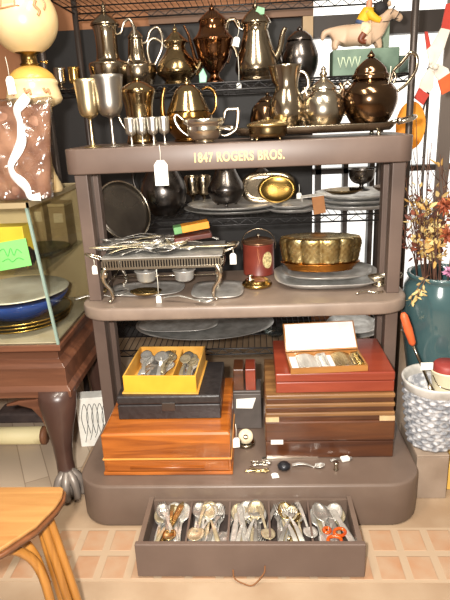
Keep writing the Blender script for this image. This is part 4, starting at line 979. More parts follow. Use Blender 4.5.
for i, (dx, w_, h_, lb) in enumerate(((0, .062, .150, 'tall tan cardboard box at the back of the glass case beside the rack post'), (-.075, .050, .160, 'narrow tan cardboard box behind the case corner edge'),)):
    b = MB(); b.box(-w_ / 2, w_ / 2, -.05, .05, 0, h_); o = thing('cardboard_box', lb, 'box', (min(bx_, CX1 - .085) + dx, .48, zu)); b.build('box_body', KR, o, bev=.002)
    b = MB(); b.box(-w_ / 2 - .001, w_ / 2 + .001, -.051, .05, h_ + .0005, h_ + .012); b.build('lid', mat('kraft_lid', (206, 176, 120), (188, 158, 104), .7, 0, 12), o, bev=.002)
    b = MB(); b.box(-w_ * .2, w_ * .35, -.0525, -.0505, h_ * .62, h_ * .85); b.build('label', mat('tan_label', (216, 190, 140), None, .6), o)
dsh = MB(); dsh.lathe([(0, 0), (.05, 0), (.058, .004), (.105, .026), (.110, .030), (.102, .029), (.055, .008), (0, .006)], (0, 0, 0), 40)
tag(dsh.build('clear_dish', glass('clear_dish_glass', (206, 214, 196), .16), None, (-.720, .30, zu)), 'clear shallow glass dish on the upper case shelf by the corner', 'dish')
fig = pot('brown_jar', 'small brown lidded jar on the case shelf below the green note', 'jar', 24, 262, .16, zu - .0006, [(9, 0), (10, 1), (13, 7), (12, 14), (8, 19)], BROWNMET, lid=[(8.5, 19), (5, 22), (2, 23)], finial=[(1.5, 23), (2, 25), (0, 26)])
# ---- oil lamp with globe shade
lp_ = atY(23.5, 20, .30); s = scale_at(lp_)
LX = lp_.x; LY = .30; zb = ZC + .0008
IV = mat('ivory_glass', (226, 202, 156), (214, 184, 132), .3, 0, 5, coat=.3)
PAINT = mat('painted_brown', (164, 116, 72), (186, 130, 96), .4, 0, 20)
lamp = thing('globe_lamp', 'cream painted glass globe lamp with brass neck on the display case', 'lamp', (LX, LY, zb))
zg = lp_.z - zb; RG = 33.5 * s
b = MB(); b.lathe([(RG * .42, zg - RG * .90), (RG * .44, zg - RG * .895)] + [(RG * math.sin(a), zg - RG * .99 * math.cos(a)) for a in [PI * (.15 + .70 * k / 20) for k in range(21)]] + [(RG * .40, zg + RG * .91), (RG * .42, zg + RG * .98), (RG * .38, zg + RG * .98)], (0, 0, 0), 48); gl = b.build('globe_shade', IV, lamp)
def on_globe(az, el, r=RG * 1.004): return Vector((r * math.sin(az) * math.cos(el), -r * math.cos(az) * math.cos(el), zg + r * .99 * math.sin(el)))
b = MB()
for az0, az1, e0, e1 in ((-.62, -.30, .28, .55), (-.20, .12, .30, .56)):
    n = 6; g = [[on_globe(az0 + (az1 - az0) * i / n, e0 + (e1 - e0) * j / n) for i in range(n + 1)] for j in range(n + 1)]
    b.add([v for r in g for v in r], [(j * (n + 1) + i, j * (n + 1) + i + 1, (j + 1) * (n + 1) + i + 1, (j + 1) * (n + 1) + i) for j in range(n) for i in range(n)])
b.build('painted_panel', mat('painted_pink', (222, 170, 136), (206, 150, 118), .4, 0, 30), gl)
b = MB()
b.tube([on_globe(a_, .20 + .03 * math.sin(6 * a_), RG * 1.0) for a_ in [-.8 + .1 * k for k in range(12)]], .003, 6)
for a_ in (-.66, -.25, .17): b.tube([on_globe(a_, e_, RG) for e_ in (.22, .35, .5, .62)], .003, 6)
b.tube(smooth_path([on_globe(.80, .38, RG), on_globe(.72, .25, RG), on_globe(.84, .10, RG), on_globe(.78, -.02, RG)], 5), .005, 6)
b.tube(smooth_path([on_globe(1.05, .5, RG), on_globe(1.1, .3, RG), on_globe(1.0, .15, RG)], 5), .004, 6)
b.build('painted_pattern', PAINT, gl)
z1 = atY(28, 52, LY).z - zb; z2 = atY(28, 66, LY).z - zb; z3 = atY(28, 104, LY).z - zb
b = MB(); b.lathe([(0, z2), (9 * s, z2), (10 * s, z2 + .004), (8 * s, z2 + .010), (8 * s, z1 - .008), (13 * s, z1 - .002), (15 * s, z1 + .008), (14 * s, z1 + .010), (0, z1 + .004)], (0, 0, 0), 28); nk = b.build('brass_neck', mat('aged_brass', (150, 122, 72), (112, 88, 48), .3, 1., 14), lamp)
b = MB(); b.tube([(11 * s, 0, z2 + .012), (17 * s, -.004, z2 + .008)], .0022, 6); b.ball((18 * s, -.004, z2 + .008), .005, 10); b.build('wick_knob', BRASS, nk)
hb = z2 - z3
b = MB(); b.lathe(smooth_prof([(8, 0), (17, -.06 * 1), (22, -.20), (24, -.36)], 4)[:0] + [(0, z2 - .001), (9 * s, z2 - .001), (16 * s, z2 - hb * .10), (21 * s, z2 - hb * .22), (23.5 * s, z2 - hb * .34), (23.5 * s, z2 - hb * .36), (0, z2 - hb * .36)], (0, 0, 0), 40); b.build('gold_band', mat('golden_glaze', (208, 166, 84), (194, 150, 68), .3, 0, 8), lamp)
b = MB(); b.lathe([(0, z2 - hb * .365), (24 * s, z2 - hb * .365), (26 * s, z2 - hb * .45), (25 * s, z2 - hb * .52), (27 * s, z2 - hb * .75), (28.5 * s, z2 - hb * .88), (26 * s, z2 - hb * 1.0), (14 * s, z2 - hb * 1.15), (9 * s, z2 - hb * 1.4), (9 * s, .09), (11 * s, .06), (15 * s, .03), (17 * s, .012), (17 * s, 0), (0, 0)], (0, 0, 0), 40); fb = b.build('font_and_foot', IV, lamp)
b = MB()
for a_ in (-.5, .15, .85):
    q = lambda aa, hh, rr: Vector((rr * s * math.sin(aa), -rr * s * math.cos(aa), z2 - hb * hh))
    b.tube(smooth_path([q(a_ - .12, .62, 26.4), q(a_ - .04, .74, 27.2), q(a_ + .06, .66, 26.7), q(a_ + .10, .80, 27.8)], 5), .004, 6)
b.build('painted_pattern', PAINT, fb)
q = atY(10, 58, LY - .06); price_tag((q.x, LY - .095, q.z), .055, .026, .052, 'white price tag hanging on a string from the globe lamp neck', swing=-.05)
# ---- plastic bag of brown cloth with a white ribbon
xb0, xb1 = atY(-8, 150, .12).x, atY(53, 150, .12).x; BW = xb1 - xb0; hz = atY(40, 97, .12).z - ZC
def pillow(w, h, d, nx=26, nz=30, seed=1, amp=.006, lean=0.):
    R = random.Random(seed); ph = [R.uniform(0, 6.28) for _ in range(12)]
    def off(x, z_, k): return amp * (math.sin(31 * x + 17 * z_ + ph[k]) * math.sin(43 * z_ - 23 * x + ph[k + 1]) + .7 * math.sin(90 * x + 60 * z_ + ph[k + 2]) * .5 + .5 * math.sin(-70 * x + 110 * z_ + ph[k + 3]) * .6)
    vs = []; fs = []
    for side in (-1, 1):
        for j in range(nz + 1):
            for i in range(nx + 1):
                u = i / nx; v = j / nz; e = (1 - (2 * u - 1) ** 6) * (1 - (max(0, 2 * v - 1)) ** 4)
                x = (u - .5) * w + lean * v; z_ = v * h
                y = side * (d / 2 * (e ** .5) * (1 - .45 * v)) + (off(x, z_, 0 if side < 0 else 5) * min(1, e * 2))
                if e < 1e-6: y = 0
                vs.append((x, y, z_))
    n = (nx + 1) * (nz + 1)
    for sidx in (0, 1):
        for j in range(nz):
            for i in range(nx):
                a = sidx * n + j * (nx + 1) + i; q_ = (a, a + 1, a + nx + 2, a + nx + 1); fs.append(q_ if sidx == 0 else q_[::-1])
    for i in range(nx): fs.append((i, n + i, n + i + 1, i + 1))
    return MB().add(vs, fs)
bag = thing('plastic_bag', 'clear plastic bag of brown cloth with a wavy white ribbon on the display case', 'bag', ((xb0 + xb1) / 2 - .022, .125, ZC + .0008))
pillow(BW * .93, hz * .92, .075, seed=3, amp=.007, lean=.036).build('brown_cloth', mat('brown_cloth', (176, 134, 108), (110, 72, 56), .7, 0, 8, bump=.3, lo=.38, hi=.62), bag, (0, .004, .004))
pillow(BW, hz, .096, 40, 46, seed=8, amp=.008, lean=.040).build('plastic_sheet', glass('plastic_film', (240, 236, 232), .13, .2, .7), bag)
rb_ = []
for px, py in ((27, 96), (22, 103), (17, 112), (20, 124), (22, 138), (17, 152), (11, 166), (13, 175), (22, 182), (27, 190), (31, 197), (40, 197)):
    q = atY(px, py, .060); rb_.append((q.x - bag.location.x, q.y - bag.location.y, q.z - bag.location.z))
b = MB(); pts = smooth_path(rb_, 5)
vs = []; fs = []
for i, p in enumerate(pts):
    t = (pts[min(i + 1, len(pts) - 1)] - pts[max(i - 1, 0)]).normalized(); nrm = Vector((t.z, 0, -t.x)); wv = .0115 + .003 * math.sin(i * .35)
    for sgn, dy in ((1, -.001), (-1, -.001), (-1, .0012), (1, .0012)): vs.append(p + nrm * wv * sgn + Vector((0, dy + .004 * math.sin(i * .6), 0)))
n = len(pts)
for i in range(n - 1):
    for k in range(4): fs.append((i * 4 + k, i * 4 + (k + 1) % 4, (i + 1) * 4 + (k + 1) % 4, (i + 1) * 4 + k))
fs += [(0, 1, 2, 3), ((n - 1) * 4 + 3, (n - 1) * 4 + 2, (n - 1) * 4 + 1, (n - 1) * 4)]
b.add(vs, fs); b.build('white_ribbon', mat('ribbon_white', (246, 246, 244), None, .5), bag)
q = atY(66, 203, .14)
b = MB(); b.ball((0, 0, .017), .017, 18, 1.3, .9, 1.0); b.v = [(x + .004 * math.sin(300 * z_ + 90 * x), y + .004 * math.sin(220 * x), z_ + .003 * math.sin(260 * x + 150 * y)) for x, y, z_ in b.v]
o = b.build('crumpled_paper', mat('cream_tissue', (222, 208, 180), (190, 174, 146), .7, 0, 60, bump=.4), None, (-.624, .16, ZC + .002)); tag(o, 'small crumpled cream paper on the display case next to the plastic bag', 'paper')
# ---- under the case
q = atZ(44, 443, .004); yr_ = q.y
b = MB(); b.tube([(-.36, 0, 0), (0, 0, 0)], .036, 20); sc_ = thing('paper_roll', 'rolled cream patterned paper lying under the display case', 'roll', (atY(46, 434, yr_).x, yr_, .0405))
b.build('roll', mat('cream_print', (226, 212, 164), (168, 146, 100), .6, 0, 9, lo=.55, hi=.72), sc_)
b = MB(); b.tube([(-.014, 0, 0), (.0015, 0, 0)], .0375, 20); b.build('end_band', mat('brown_band', (120, 78, 52), None, .6), sc_)
b = MB(); b.box(-.26, .0, -.05, .05, 0, .05); tag(b.build('dark_bundle', mat('dark_cloth', (76, 62, 58), (54, 44, 42), .8, 0, 20), None, (-.84, .545, .0045), bev=.01), 'dark folded bundle under the display case behind the paper roll', 'bundle')
q = atY(92, 400, .40); q2 = atZ(86, 448, .0)
pb = thing('paper_bag', 'white paper bag printed with black loops between the case leg and rack', 'bag', (atY(93, 425, .30).x - .005, .345, .0045), (0, 0, .1))
b = MB(); b.box(-.06, .06, -.03, .03, 0, .215); b.build('bag_body', WHITE, pb, bev=.002)
b = MB()
for k in range(5):
    x = -.04 + .02 * k
    b.tube(smooth_path([(x, -.0308, .02 + .01 * k), (x + .012, -.0308, .07), (x + .022, -.0308, .14), (x + .012, -.0308, .19), (x - .004, -.0308, .13), (x + .004, -.0308, .06)], 5), .0012, 5)
b.build('black_print', BLACK, pb)
camera_scaling(True)
pot('black_jug', 'black shiny jug on the low wire shelf between the case and rack post', 'jug', 94, 398, .52, WZ[0], [(10, 0), (11, 1), (15, 8), (16, 16), (10, 24), (9, 30), (11, 34)], mat('black_glaze', (40, 36, 38), None, .12, 0, coat=.5), handles=[([(-9, 30), (-18, 28), (-18, 14), (-14, 10)], 2)], open_in=1.)
camera_scaling(False)

# ================================================================== RIGHT SIDE
CARD = mat('grey_card', (150, 132, 116), (132, 114, 98), .6, 0, 10)
cb = thing('grey_box', 'grey-brown box on the brick floor carrying the white wicker basket', 'box', (0, 0, .0006))
b = MB(); b.box(.553, .655, -.012, .20, 0, .158); b.build('box_body', CARD, cb, bev=.002)
b = MB(); b.box(.5525, .6555, -.0125, .2005, .1585, .165); b.build('lid', CARD, cb, bev=.002)
BX, BY, BZ = .622, .078, .1665
WICK = mat('white_wicker', (206, 204, 204), (120, 122, 128), .6, 0, 55, lo=.3, hi=.6)
bk = thing('wicker_basket', 'round white and grey woven wicker basket with smooth rim on the grey box', 'basket', (BX, BY, BZ))
rows = 15; Hbk = .205; prof = []
for i in range(rows * 4 + 1):
    h = Hbk * i / (rows * 4); prof.append((.073 + .026 * (i / (rows * 4)) ** .8, h))
def weave(r, h, a, i):
    row = i // 4; ph = (i % 4) / 4
    return r + (.0042 * math.sin(PI * ph) * (1 if ph else 0)) + .0045 * math.sin(a * 14 + (PI if row % 2 else 0)) * math.sin(PI * ph)
b = MB(); b.lathe([(0, 0)] + prof + [(.093, Hbk), (.070, .008), (0, .007)], (0, 0, 0), 112, 1, 1, None, lambda r, h, a, i: weave(r, h, a, i - 1) if 1 <= i <= rows * 4 else r)
b.build('woven_body', WICK, bk)
b = MB(); n = 40; b.lathe([(.098, Hbk - .004), (.103, Hbk), (.1055, Hbk + .020), (.108, Hbk + .026), (.106, Hbk + .032), (.100, Hbk + .030), (.096, Hbk + .018), (.094, Hbk + .0005)], (0, 0, 0), 48); b.f = b.f[:-2]; b.sm = b.sm[:-2]
b.build('rim', mat('rim_white', (200, 196, 190), (168, 164, 158), .5, 0, 20), bk)
CR = mat('cream_pail', (232, 222, 190), (218, 206, 172), .4, 0, 10)
pl_ = thing('cream_pail', 'cream tub with red contents and white tag, standing inside the basket', 'tub', (.660, .088, BZ + .0085))
b = MB(); b.lathe([(0, 0), (.030, 0), (.040, .16), (.052, .245), (.055, .25), (.053, .252), (.048, .24), (.04, .232), (0, .232)], (0, 0, 0), 32); b.build('tub_body', CR, pl_)
b = MB(); b.lathe([(0, .2325), (.043, .2325), (.0455, .246), (.045, .266), (.040, .272), (0, .274)], (0, 0, 0), 32); b.build('red_lid', mat('dull_red', (150, 58, 50), (128, 44, 40), .5, 0, 12), pl_)
q = atY(426, 366, BY - .045); b = MB(); b.prism([(-.018, -.012), (.020, -.010), (.020, .014), (-.018, .014)], -.0008, .0008, Matrix.Rotation(PI / 2, 4, 'X'))
b.build('white_tag', WHITE, pl_, (q.x - .660, -.060, q.z - BZ - .0085))
b = MB(); b.tube(smooth_path([(-.05, -.015, .235), (-.040, -.052, .215), (0, -.062, .205), (.04, -.05, .215), (.052, -.01, .235)], 6), .0018, 6); b.build('bail_handle', PEWTER, pl_)
# tool
a = atY(403, 313, .06); m_ = atY(413, 345, .06); e_ = Vector((BX - .012, BY - .02, BZ + .012)); e2 = atY(429, 384, .065)
tl = thing('kitchen_tool', 'tool with worn orange wooden handle leaning in the wicker basket', 'tool', (0, 0, 0))
b = MB(); b.tube([a, a.lerp(m_, .1), a.lerp(m_, .5), a.lerp(m_, .92), m_], lambda t: .0065 + .0075 * math.sin(PI * min(1, t * 1.05)), 12); b.build('handle', mat('orange_worn', (206, 96, 48), (184, 78, 40), .5, 0, 20), tl)
b = MB(); b.tube([m_, m_.lerp(e2, .6), e2], .0042, 8); b.build('metal_shaft', PEWTER, tl)
b = MB(); d = (e2 - m_).normalized(); b.tube([e2, e2 + d * .05, e2 + d * .09], lambda t: .006 + .012 * t, 10, False, True, None, .3); b.build('blade', PEWTER, tl)
# vase
TEAL = mat('teal_glaze', (66, 90, 92), (48, 74, 78), .16, 0, 6, coat=.6, rvar=.05)
VX, VY = .683, .275
vs_ = tag(MB().lathe([(0, 0), (.068, 0), (.072, .01), (.080, .15), (.094, .30), (.112, .42), (.1265, .52), (.130, .60), (.124, .655), (.112, .675), (.112, .685), (.118, .692), (.116, .700), (.106, .700), (.104, .685), (.112, .64), (.115, .55), (.10, .42), (.07, .2), (.0, .19)], (0, 0, 0), 56).build('teal_vase', TEAL, None, (VX, VY, .0006)), 'large glossy teal floor vase holding dried branches, beside the display stand', 'vase')
BR = mat('dry_stem', (96, 62, 44), (70, 44, 34), .7, 0, 20)
LEAFC = [mat('dry_leaf_tan', (206, 168, 98), (176, 132, 66), .6, 0, 30), mat('dry_leaf_red', (130, 70, 50), (98, 50, 38), .6, 0, 30), mat('dry_leaf_straw', (212, 190, 134), (184, 158, 100), .6, 0, 30)]
def leafy(mb, p, d, L, w, R):
    d = d.normalized(); a = d.orthogonal().normalized(); a.rotate(Matrix.Rotation(R.uniform(0, 6.28), 3, d)); nn = d.cross(a)
    ps = [p, p + d * L * .35 + a * w + nn * L * .05, p + d * L * .75 + a * w * .7 + nn * L * .14, p + d * L + nn * L * .22, p + d * L * .75 - a * w * .7 + nn * L * .14, p + d * L * .35 - a * w + nn * L * .05]
    mb.add(ps, [(0, 1, 2, 3), (0, 3, 4, 5)])
descr = ['bare dark', 'tan-leaved', 'red-leaved', 'straw-leaved']
R = random.Random(21)
nbr = 26
for i in range(nbr):
    px = 404 + 44 * (i / (nbr - 1)) + R.uniform(-2, 2); top = 185 + R.uniform(-30, 45) if i % 4 else 140 + R.uniform(-30, 30)
    ang = R.uniform(0, 6.28); base = Vector((VX + .05 * math.cos(ang), VY + .05 * math.sin(ang), .235))
    tip = atY(px + R.uniform(-3, 3), top, VY + R.uniform(-.09, .06))
    neck = Vector((VX + (tip.x - VX) * .55 + R.uniform(-.02, .02), VY + R.uniform(-.06, .06), .72)); 
    dv = Vector((neck.x - VX, neck.y - VY)); 
    if dv.length > .09: neck.x, neck.y = VX + dv.x / dv.length * .09, VY + dv.y / dv.length * .09
    kind = i % 4
    t = thing('dried_branch', '', 'branch', base, (0, 0, 0), '')
    pts = smooth_path([Vector((0, 0, 0)), neck - base, (neck.lerp(tip, .5) - base) + Vector((R.uniform(-.02, .02), R.uniform(-.02, .02), 0)), tip - base], 6)
    b = MB(); b.tube(pts, lambda tt: .0028 - .0018 * tt, 5)
    up = pts[-12:]
    for k in range(6):
        p = pts[R.randrange(len(pts) // 2, len(pts) - 2)]; dirv = Vector((R.uniform(-1, 1), R.uniform(-1, 1), R.uniform(.5, 1.6))).normalized()
        b.tube([p, p + dirv * .03, p + dirv * .06 + Vector((0, 0, .012))], lambda tt: .0013 - .0006 * tt, 4)
    b.build('stem', BR, t)
    name = descr[kind]
    if kind:
        lf = MB(); nl = 22
        for k in range(nl):
            u = R.random() ** 1.3; zz_ = pts[int((.40 + .58 * u) * (len(pts) - 1))]
            if zz_.z + base.z < .705: continue
            d = Vector((R.uniform(-1, 1), R.uniform(-1, 1), R.uniform(-.4, 1)));
            leafy(lf, zz_ + d * .012, d, R.uniform(.018, .034), R.uniform(.004, .008), R)
        lf.build('leaves', LEAFC[(kind - 1) % 3], t)
    t['label'] = 'one of the %s dried branches standing in the teal vase' % name
    t['group'] = '%s branches in the teal vase' % name
for i, (px, py, m_, lb) in enumerate(((449, 272, mat('pink_petal', (222, 168, 196), (200, 132, 168), .6, 0, 20), 'pink dried flower drooping over the rim of the teal vase'), (445, 205, mat('rust_petal', (170, 92, 56), (136, 64, 40), .6, 0, 20), 'rust-orange dried flower head high among the vase branches'), (447, 235, MATS['rust_petal'] if 'rust_petal' in MATS else None, 'lower rust-orange dried flower head among the vase branches'))):
    q = atY(px, py, VY - .07); t = thing('dried_flower', lb, 'flower', q)
    b = MB(); bs_ = Vector((VX + .02, VY, .26)) - q; b.tube(smooth_path([bs_, Vector((VX + .055 - q.x * 0, VY - .03, .72)) - q if False else Vector((VX + .05, VY - .05, .725)) - q, Vector((0, 0, 0))], 6), .0016, 5); b.build('stem', BR, t)
    b = MB()
    for k in range(46):
        d = Vector((R.gauss(0, 1), R.gauss(0, 1), R.gauss(0, 1))); leafy(b, Vector((0, 0, 0)), d, R.uniform(.016, .026) * (1.5 if i else 1), .005, R)
    b.build('petals', m_ or MATS['rust_petal'], t)
for px, py, lb in ((411, 300, 'hanging straw-yellow leaf sprig dangling in front of the teal vase near the stand'), (417, 290, 'second hanging straw-yellow sprig dangling over the teal vase rim')):
    q = atY(px, py, VY - .12); t = thing('dried_sprig', lb, 'sprig', (0, 0, 0)); top = Vector((VX - .07, VY - .085, .702))
    pts = smooth_path([Vector((VX - .03, VY - .03, .60)), top + Vector((0, 0, .012)), Vector((q.x, VY - .135, .66)), Vector((q.x, VY - .137, q.z))], 6)
    b = MB(); b.tube(pts, .0013, 5); b.build('stem', BR, t)
    b = MB()
    for k in range(12):
        p = pts[R.randrange(8, len(pts))]; leafy(b, p, Vector((R.uniform(-1, 1), R.uniform(-1, .1), R.uniform(-1.2, .2))), R.uniform(.014, .028), .006, R)
    b.build('leaves', LEAFC[2], t)
q = atZ(446, 437, .0)
b = MB(); b.box(0, .13, 0, .12, 0, .10); tag(b.build('yellow_box', mat('soft_yellow', (226, 182, 92), (206, 160, 74), .6, 0, 10), None, (.672, .045 - .015, .0006), bev=.004), 'pale yellow box on the floor beside the grey box under the basket', 'box')

# ---- horse and jockey on a green plinth, on the wire unit's third shelf
hY = .766
hb_ = spot(360, 79, hY, WZW[2]); sH = scale_at(atY(360, 30, hY))
horse = thing('horse_figure', 'cream carved racehorse with jockey in yellow shirt on green base', 'figurine', (hb_.x, hY, WZW[2] + .0012))
GREENB = mat('green_painted', (104, 126, 108), (78, 100, 84), .5, 0, 14)
o0 = Vector((hb_.x, hY, WZW[2] + .0012))
def hp(px, py, dy=0.): q = atY(px, py, hY); return Vector((q.x - o0.x, dy, q.z - o0.z))
a, b2 = hp(331, 60), hp(391, 60); zt_h = hp(360, 50).z
b = MB(); b.box(a.x, b2.x + .02, -.05, .05, 0, zt_h); b.build('green_base', GREENB, horse, bev=.004)
b = MB(); x0 = hp(336, 60).x
for k in range(4):
    x = x0 + .022 * k; b.tube([(x, -.052, zt_h * .72), (x + .009, -.052, zt_h * .34), (x + .018, -.052, zt_h * .72)], .0028, 6)
b.build('zigzag_paint', mat('pale_green_paint', (190, 204, 176), None, .5), horse)
def skin_body(name, m, parent, verts, edges, radii, sub=2):
    me = bpy.data.meshes.new(name); me.from_pydata([tuple(v) for v in verts], edges, []); me.materials.append(m)
    o = bpy.data.objects.new(name, me); COL.objects.link(o); o.parent = parent
    sk = o.modifiers.new('skin', 'SKIN'); sk.use_smooth_shade = True
    for i, r in enumerate(radii):
        me.skin_vertices[0].data[i].radius = (r[0], r[1]) if isinstance(r, tuple) else (r, r)
        me.skin_vertices[0].data[i].use_root = (i == 0)
    s_ = o.modifiers.new('sub', 'SUBSURF'); s_.levels = sub; s_.render_levels = sub
    return o
HC = mat('horse_cream', (202, 174, 148), (184, 154, 126), .5, 0, 6)
k = sH
V = [hp(358, 35), hp(346, 36), hp(338, 36), hp(368, 34), hp(376, 30), hp(383, 22), hp(390, 12), hp(396, 15), hp(402, 20)]
E_ = [(0, 1), (1, 2), (0, 3), (3, 4), (4, 5), (5, 6), (6, 7), (7, 8)]; RD = [11 * k, 11.5 * k, 11 * k, 11 * k, 9.5 * k, 7 * k, 6 * k, 4.4 * k, 3.2 * k]
def limb(root, pts, rads):
    prev = root
    for p, r in zip(pts, rads):
        V.append(p); RD.append(r * k); E_.append((prev, len(V) - 1)); prev = len(V) - 1
    return prev
for dy in (-.016, .016):
    limb(2, [hp(337, 42, dy), hp(334, 47, dy), hp(336, 50.5, dy)], [5, 3, 2.4])
    limb(4, [hp(376, 40, dy), hp(379, 46, dy), hp(378, 50.5, dy)], [4.5, 2.8, 2.2])
limb(2, [hp(330, 31), hp(324, 33), hp(322, 41)], [3.5, 4, 1.5])
hbdy = skin_body('horse_body', HC, horse, V, E_, RD)
b = MB()
for dy in (-.010, .010):
    e = hp(389, 6, dy); b.loft([[e + Vector((2.2 * k * math.cos(t_), 1.4 * k * math.sin(t_), 0)) for t_ in [PI * q_ / 4 for q_ in range(8)]], [e + Vector((.4 * k * math.cos(t_), .3 * k * math.sin(t_), 5 * k)) for t_ in [PI * q_ / 4 for q_ in range(8)]]])
b.build('ears', HC, hbdy)
b = MB(); 
for dx, dy in ((-1, 0), (1, 0)): b.ball(hp(392.5, 12.5, -.0145), .0028, 8)
b.build('eye', BLACK, hbdy)
b = MB()
for t_, rr in (((397, 15.5), 5.2), ((391, 12), 6.6)):
    c_ = hp(*t_); ax = (hp(402, 20) - hp(390, 12)).normalized(); u = Vector((0, 1, 0)); w = ax.cross(u)
    b.tube([c_ + u * rr * k * .95 * math.cos(2 * PI * q_ / 18) + w * rr * k * .95 * math.sin(2 * PI * q_ / 18) for q_ in range(18)], .0016, 5, True)
b.tube(smooth_path([hp(397, 19, -.016), hp(388, 22, -.026), hp(381, 23, -.028)], 5), .0015, 5)
b.build('bridle', BLACK, hbdy)
b = MB(); b.lathe([(0, -6 * k), (5.5 * k, -4 * k), (7.5 * k, 1 * k), (6.5 * k, 5 * k), (0, 8 * k)], hp(380.5, 9.5, .0), 16, 1, .6); b.build('black_mane', mat('mane_black', (26, 22, 24), None, .7, 0, bump=.5, scale=60), hbdy)
# jockey figurine: one body, clothes as children
SKN = mat('painted_flesh', (206, 140, 108), None, .5)
V = [hp(361, 27), hp(364, 20), hp(368, 12), hp(369.5, 6), hp(369.5, -1)]; RD = [5.5 * k, 5.2 * k, 5.0 * k, 2.4 * k, 4.4 * k]; E_ = [(0, 1), (1, 2), (2, 3), (3, 4)]
for dy in (-.020, .020):
    limb(2, [hp(368, 14, dy * 1.0), hp(374, 19, dy * 1.3), hp(381, 22, dy * 1.1)], [2.8, 2.3, 1.6])
    limb(0, [hp(366, 29, dy * 1.6), hp(361, 37, dy * 1.75), hp(358, 39.5, dy * 1.75)], [4.0, 3.0, 2.4])
jb = skin_body('jockey_body', SKN, horse, V, E_, RD)
def sleeve(name, m, parent, pts, rads, seg=14, flat=1.):
    b = MB(); b.tube(smooth_path(pts, 5), (lambda t: (rads[min(len(rads) - 2, int(t * (len(rads) - 1)))] * (1 - (t * (len(rads) - 1)) % 1) + rads[min(len(rads) - 1, int(t * (len(rads) - 1)) + 1)] * ((t * (len(rads) - 1)) % 1)) * k), seg, False, True, None, flat); return b
YS = mat('yellow_shirt', (236, 186, 42), (220, 166, 30), .6, 0, 20)
b = sleeve('', YS, jb, [hp(362, 23), hp(365, 17), hp(368.5, 10.5), hp(369, 8)], [6.4, 6.6, 6.0, 3.2])
for dy in (-.020, .020):
    c2 = sleeve('', YS, jb, [hp(368, 13, dy * .8), hp(371, 17, dy * 1.2), hp(375, 20, dy * 1.3), hp(378.5, 21.2, dy * 1.2)], [4.0, 3.8, 3.2, 2.8]); b.add(c2.v, c2.f)
b.build('yellow_shirt', YS, jb)
sleeve('', YS, jb, [hp(361.2, 25.5), hp(362.6, 22.2)], [6.8, 6.8]).build('blue_sash', mat('blue_sash', (70, 86, 120), None, .6), jb)
BRE = mat('cream_breeches', (222, 200, 166), None, .6)
b = sleeve('', BRE, jb, [hp(359.5, 30), hp(361, 25.8)], [6.0, 6.4])
for dy in (-.020, .020):
    c2 = sleeve('', BRE, jb, [hp(361.5, 28, dy * 1.0), hp(366, 29.5, dy * 1.6), hp(362.5, 35, dy * 1.75)], [5.0, 4.8, 3.6]); b.add(c2.v, c2.f)
b.build('cream_breeches', BRE, jb)
for dy in (-.020, .020):
    sleeve('', BRE, jb, [hp(362.5, 34.8, dy * 1.75), hp(359, 40, dy * 1.75), hp(361, 42.5, dy * 1.75), hp(364, 43, dy * 1.75)], [3.5, 3.1, 2.8, 2.0]).build('boot', mat('boot_brown', (112, 58, 36), None, .4), jb)
b = MB(); b.lathe([(4.9 * k, 0), (5.1 * k, 1.2 * k), (4.2 * k, 3.6 * k), (0, 5 * k)], hp(369.5, -2.5), 16); b.build('cap', YS, jb)
b = MB(); b.ball(hp(371.5, -1, -4.1 * k), .6 * k, 6); b.ball(hp(373.5, -1, -2.2 * k), .6 * k, 6); b.ball(hp(373.9, .6, -2.4 * k), .9 * k, 6); b.build('face', mat('face_dark', (110, 60, 46), None, .6), jb)
# pale green board behind the shelf post, dark green carton
q = atY(408, 57, .916); zq = atY(408, 8, .916).z
b = MB(); b.box(-.022, .022, -.006, .006, 0, zq - WZW[2]); tag(b.build('green_board', mat('pale_green_board', (146, 166, 142), (126, 146, 124), .6, 0, 12), None, (min(q.x, WX1 - .035), .916, WZW[2] + .001), bev=.002), 'pale green narrow board standing upright behind the black shelf post', 'board')
q = atY(398, 70, .83)
b = MB(); b.box(-.038, .045, -.03, .03, 0, atY(398, 56, .80).z - WZW[2]); tag(b.build('green_carton', mat('dark_green_carton', (74, 92, 82), (58, 74, 66), .6, 0, 12), None, (q.x - .012, .83, WZW[2] + .001), bev=.002), 'dark green carton beside the horse figure at the shelf end', 'box')
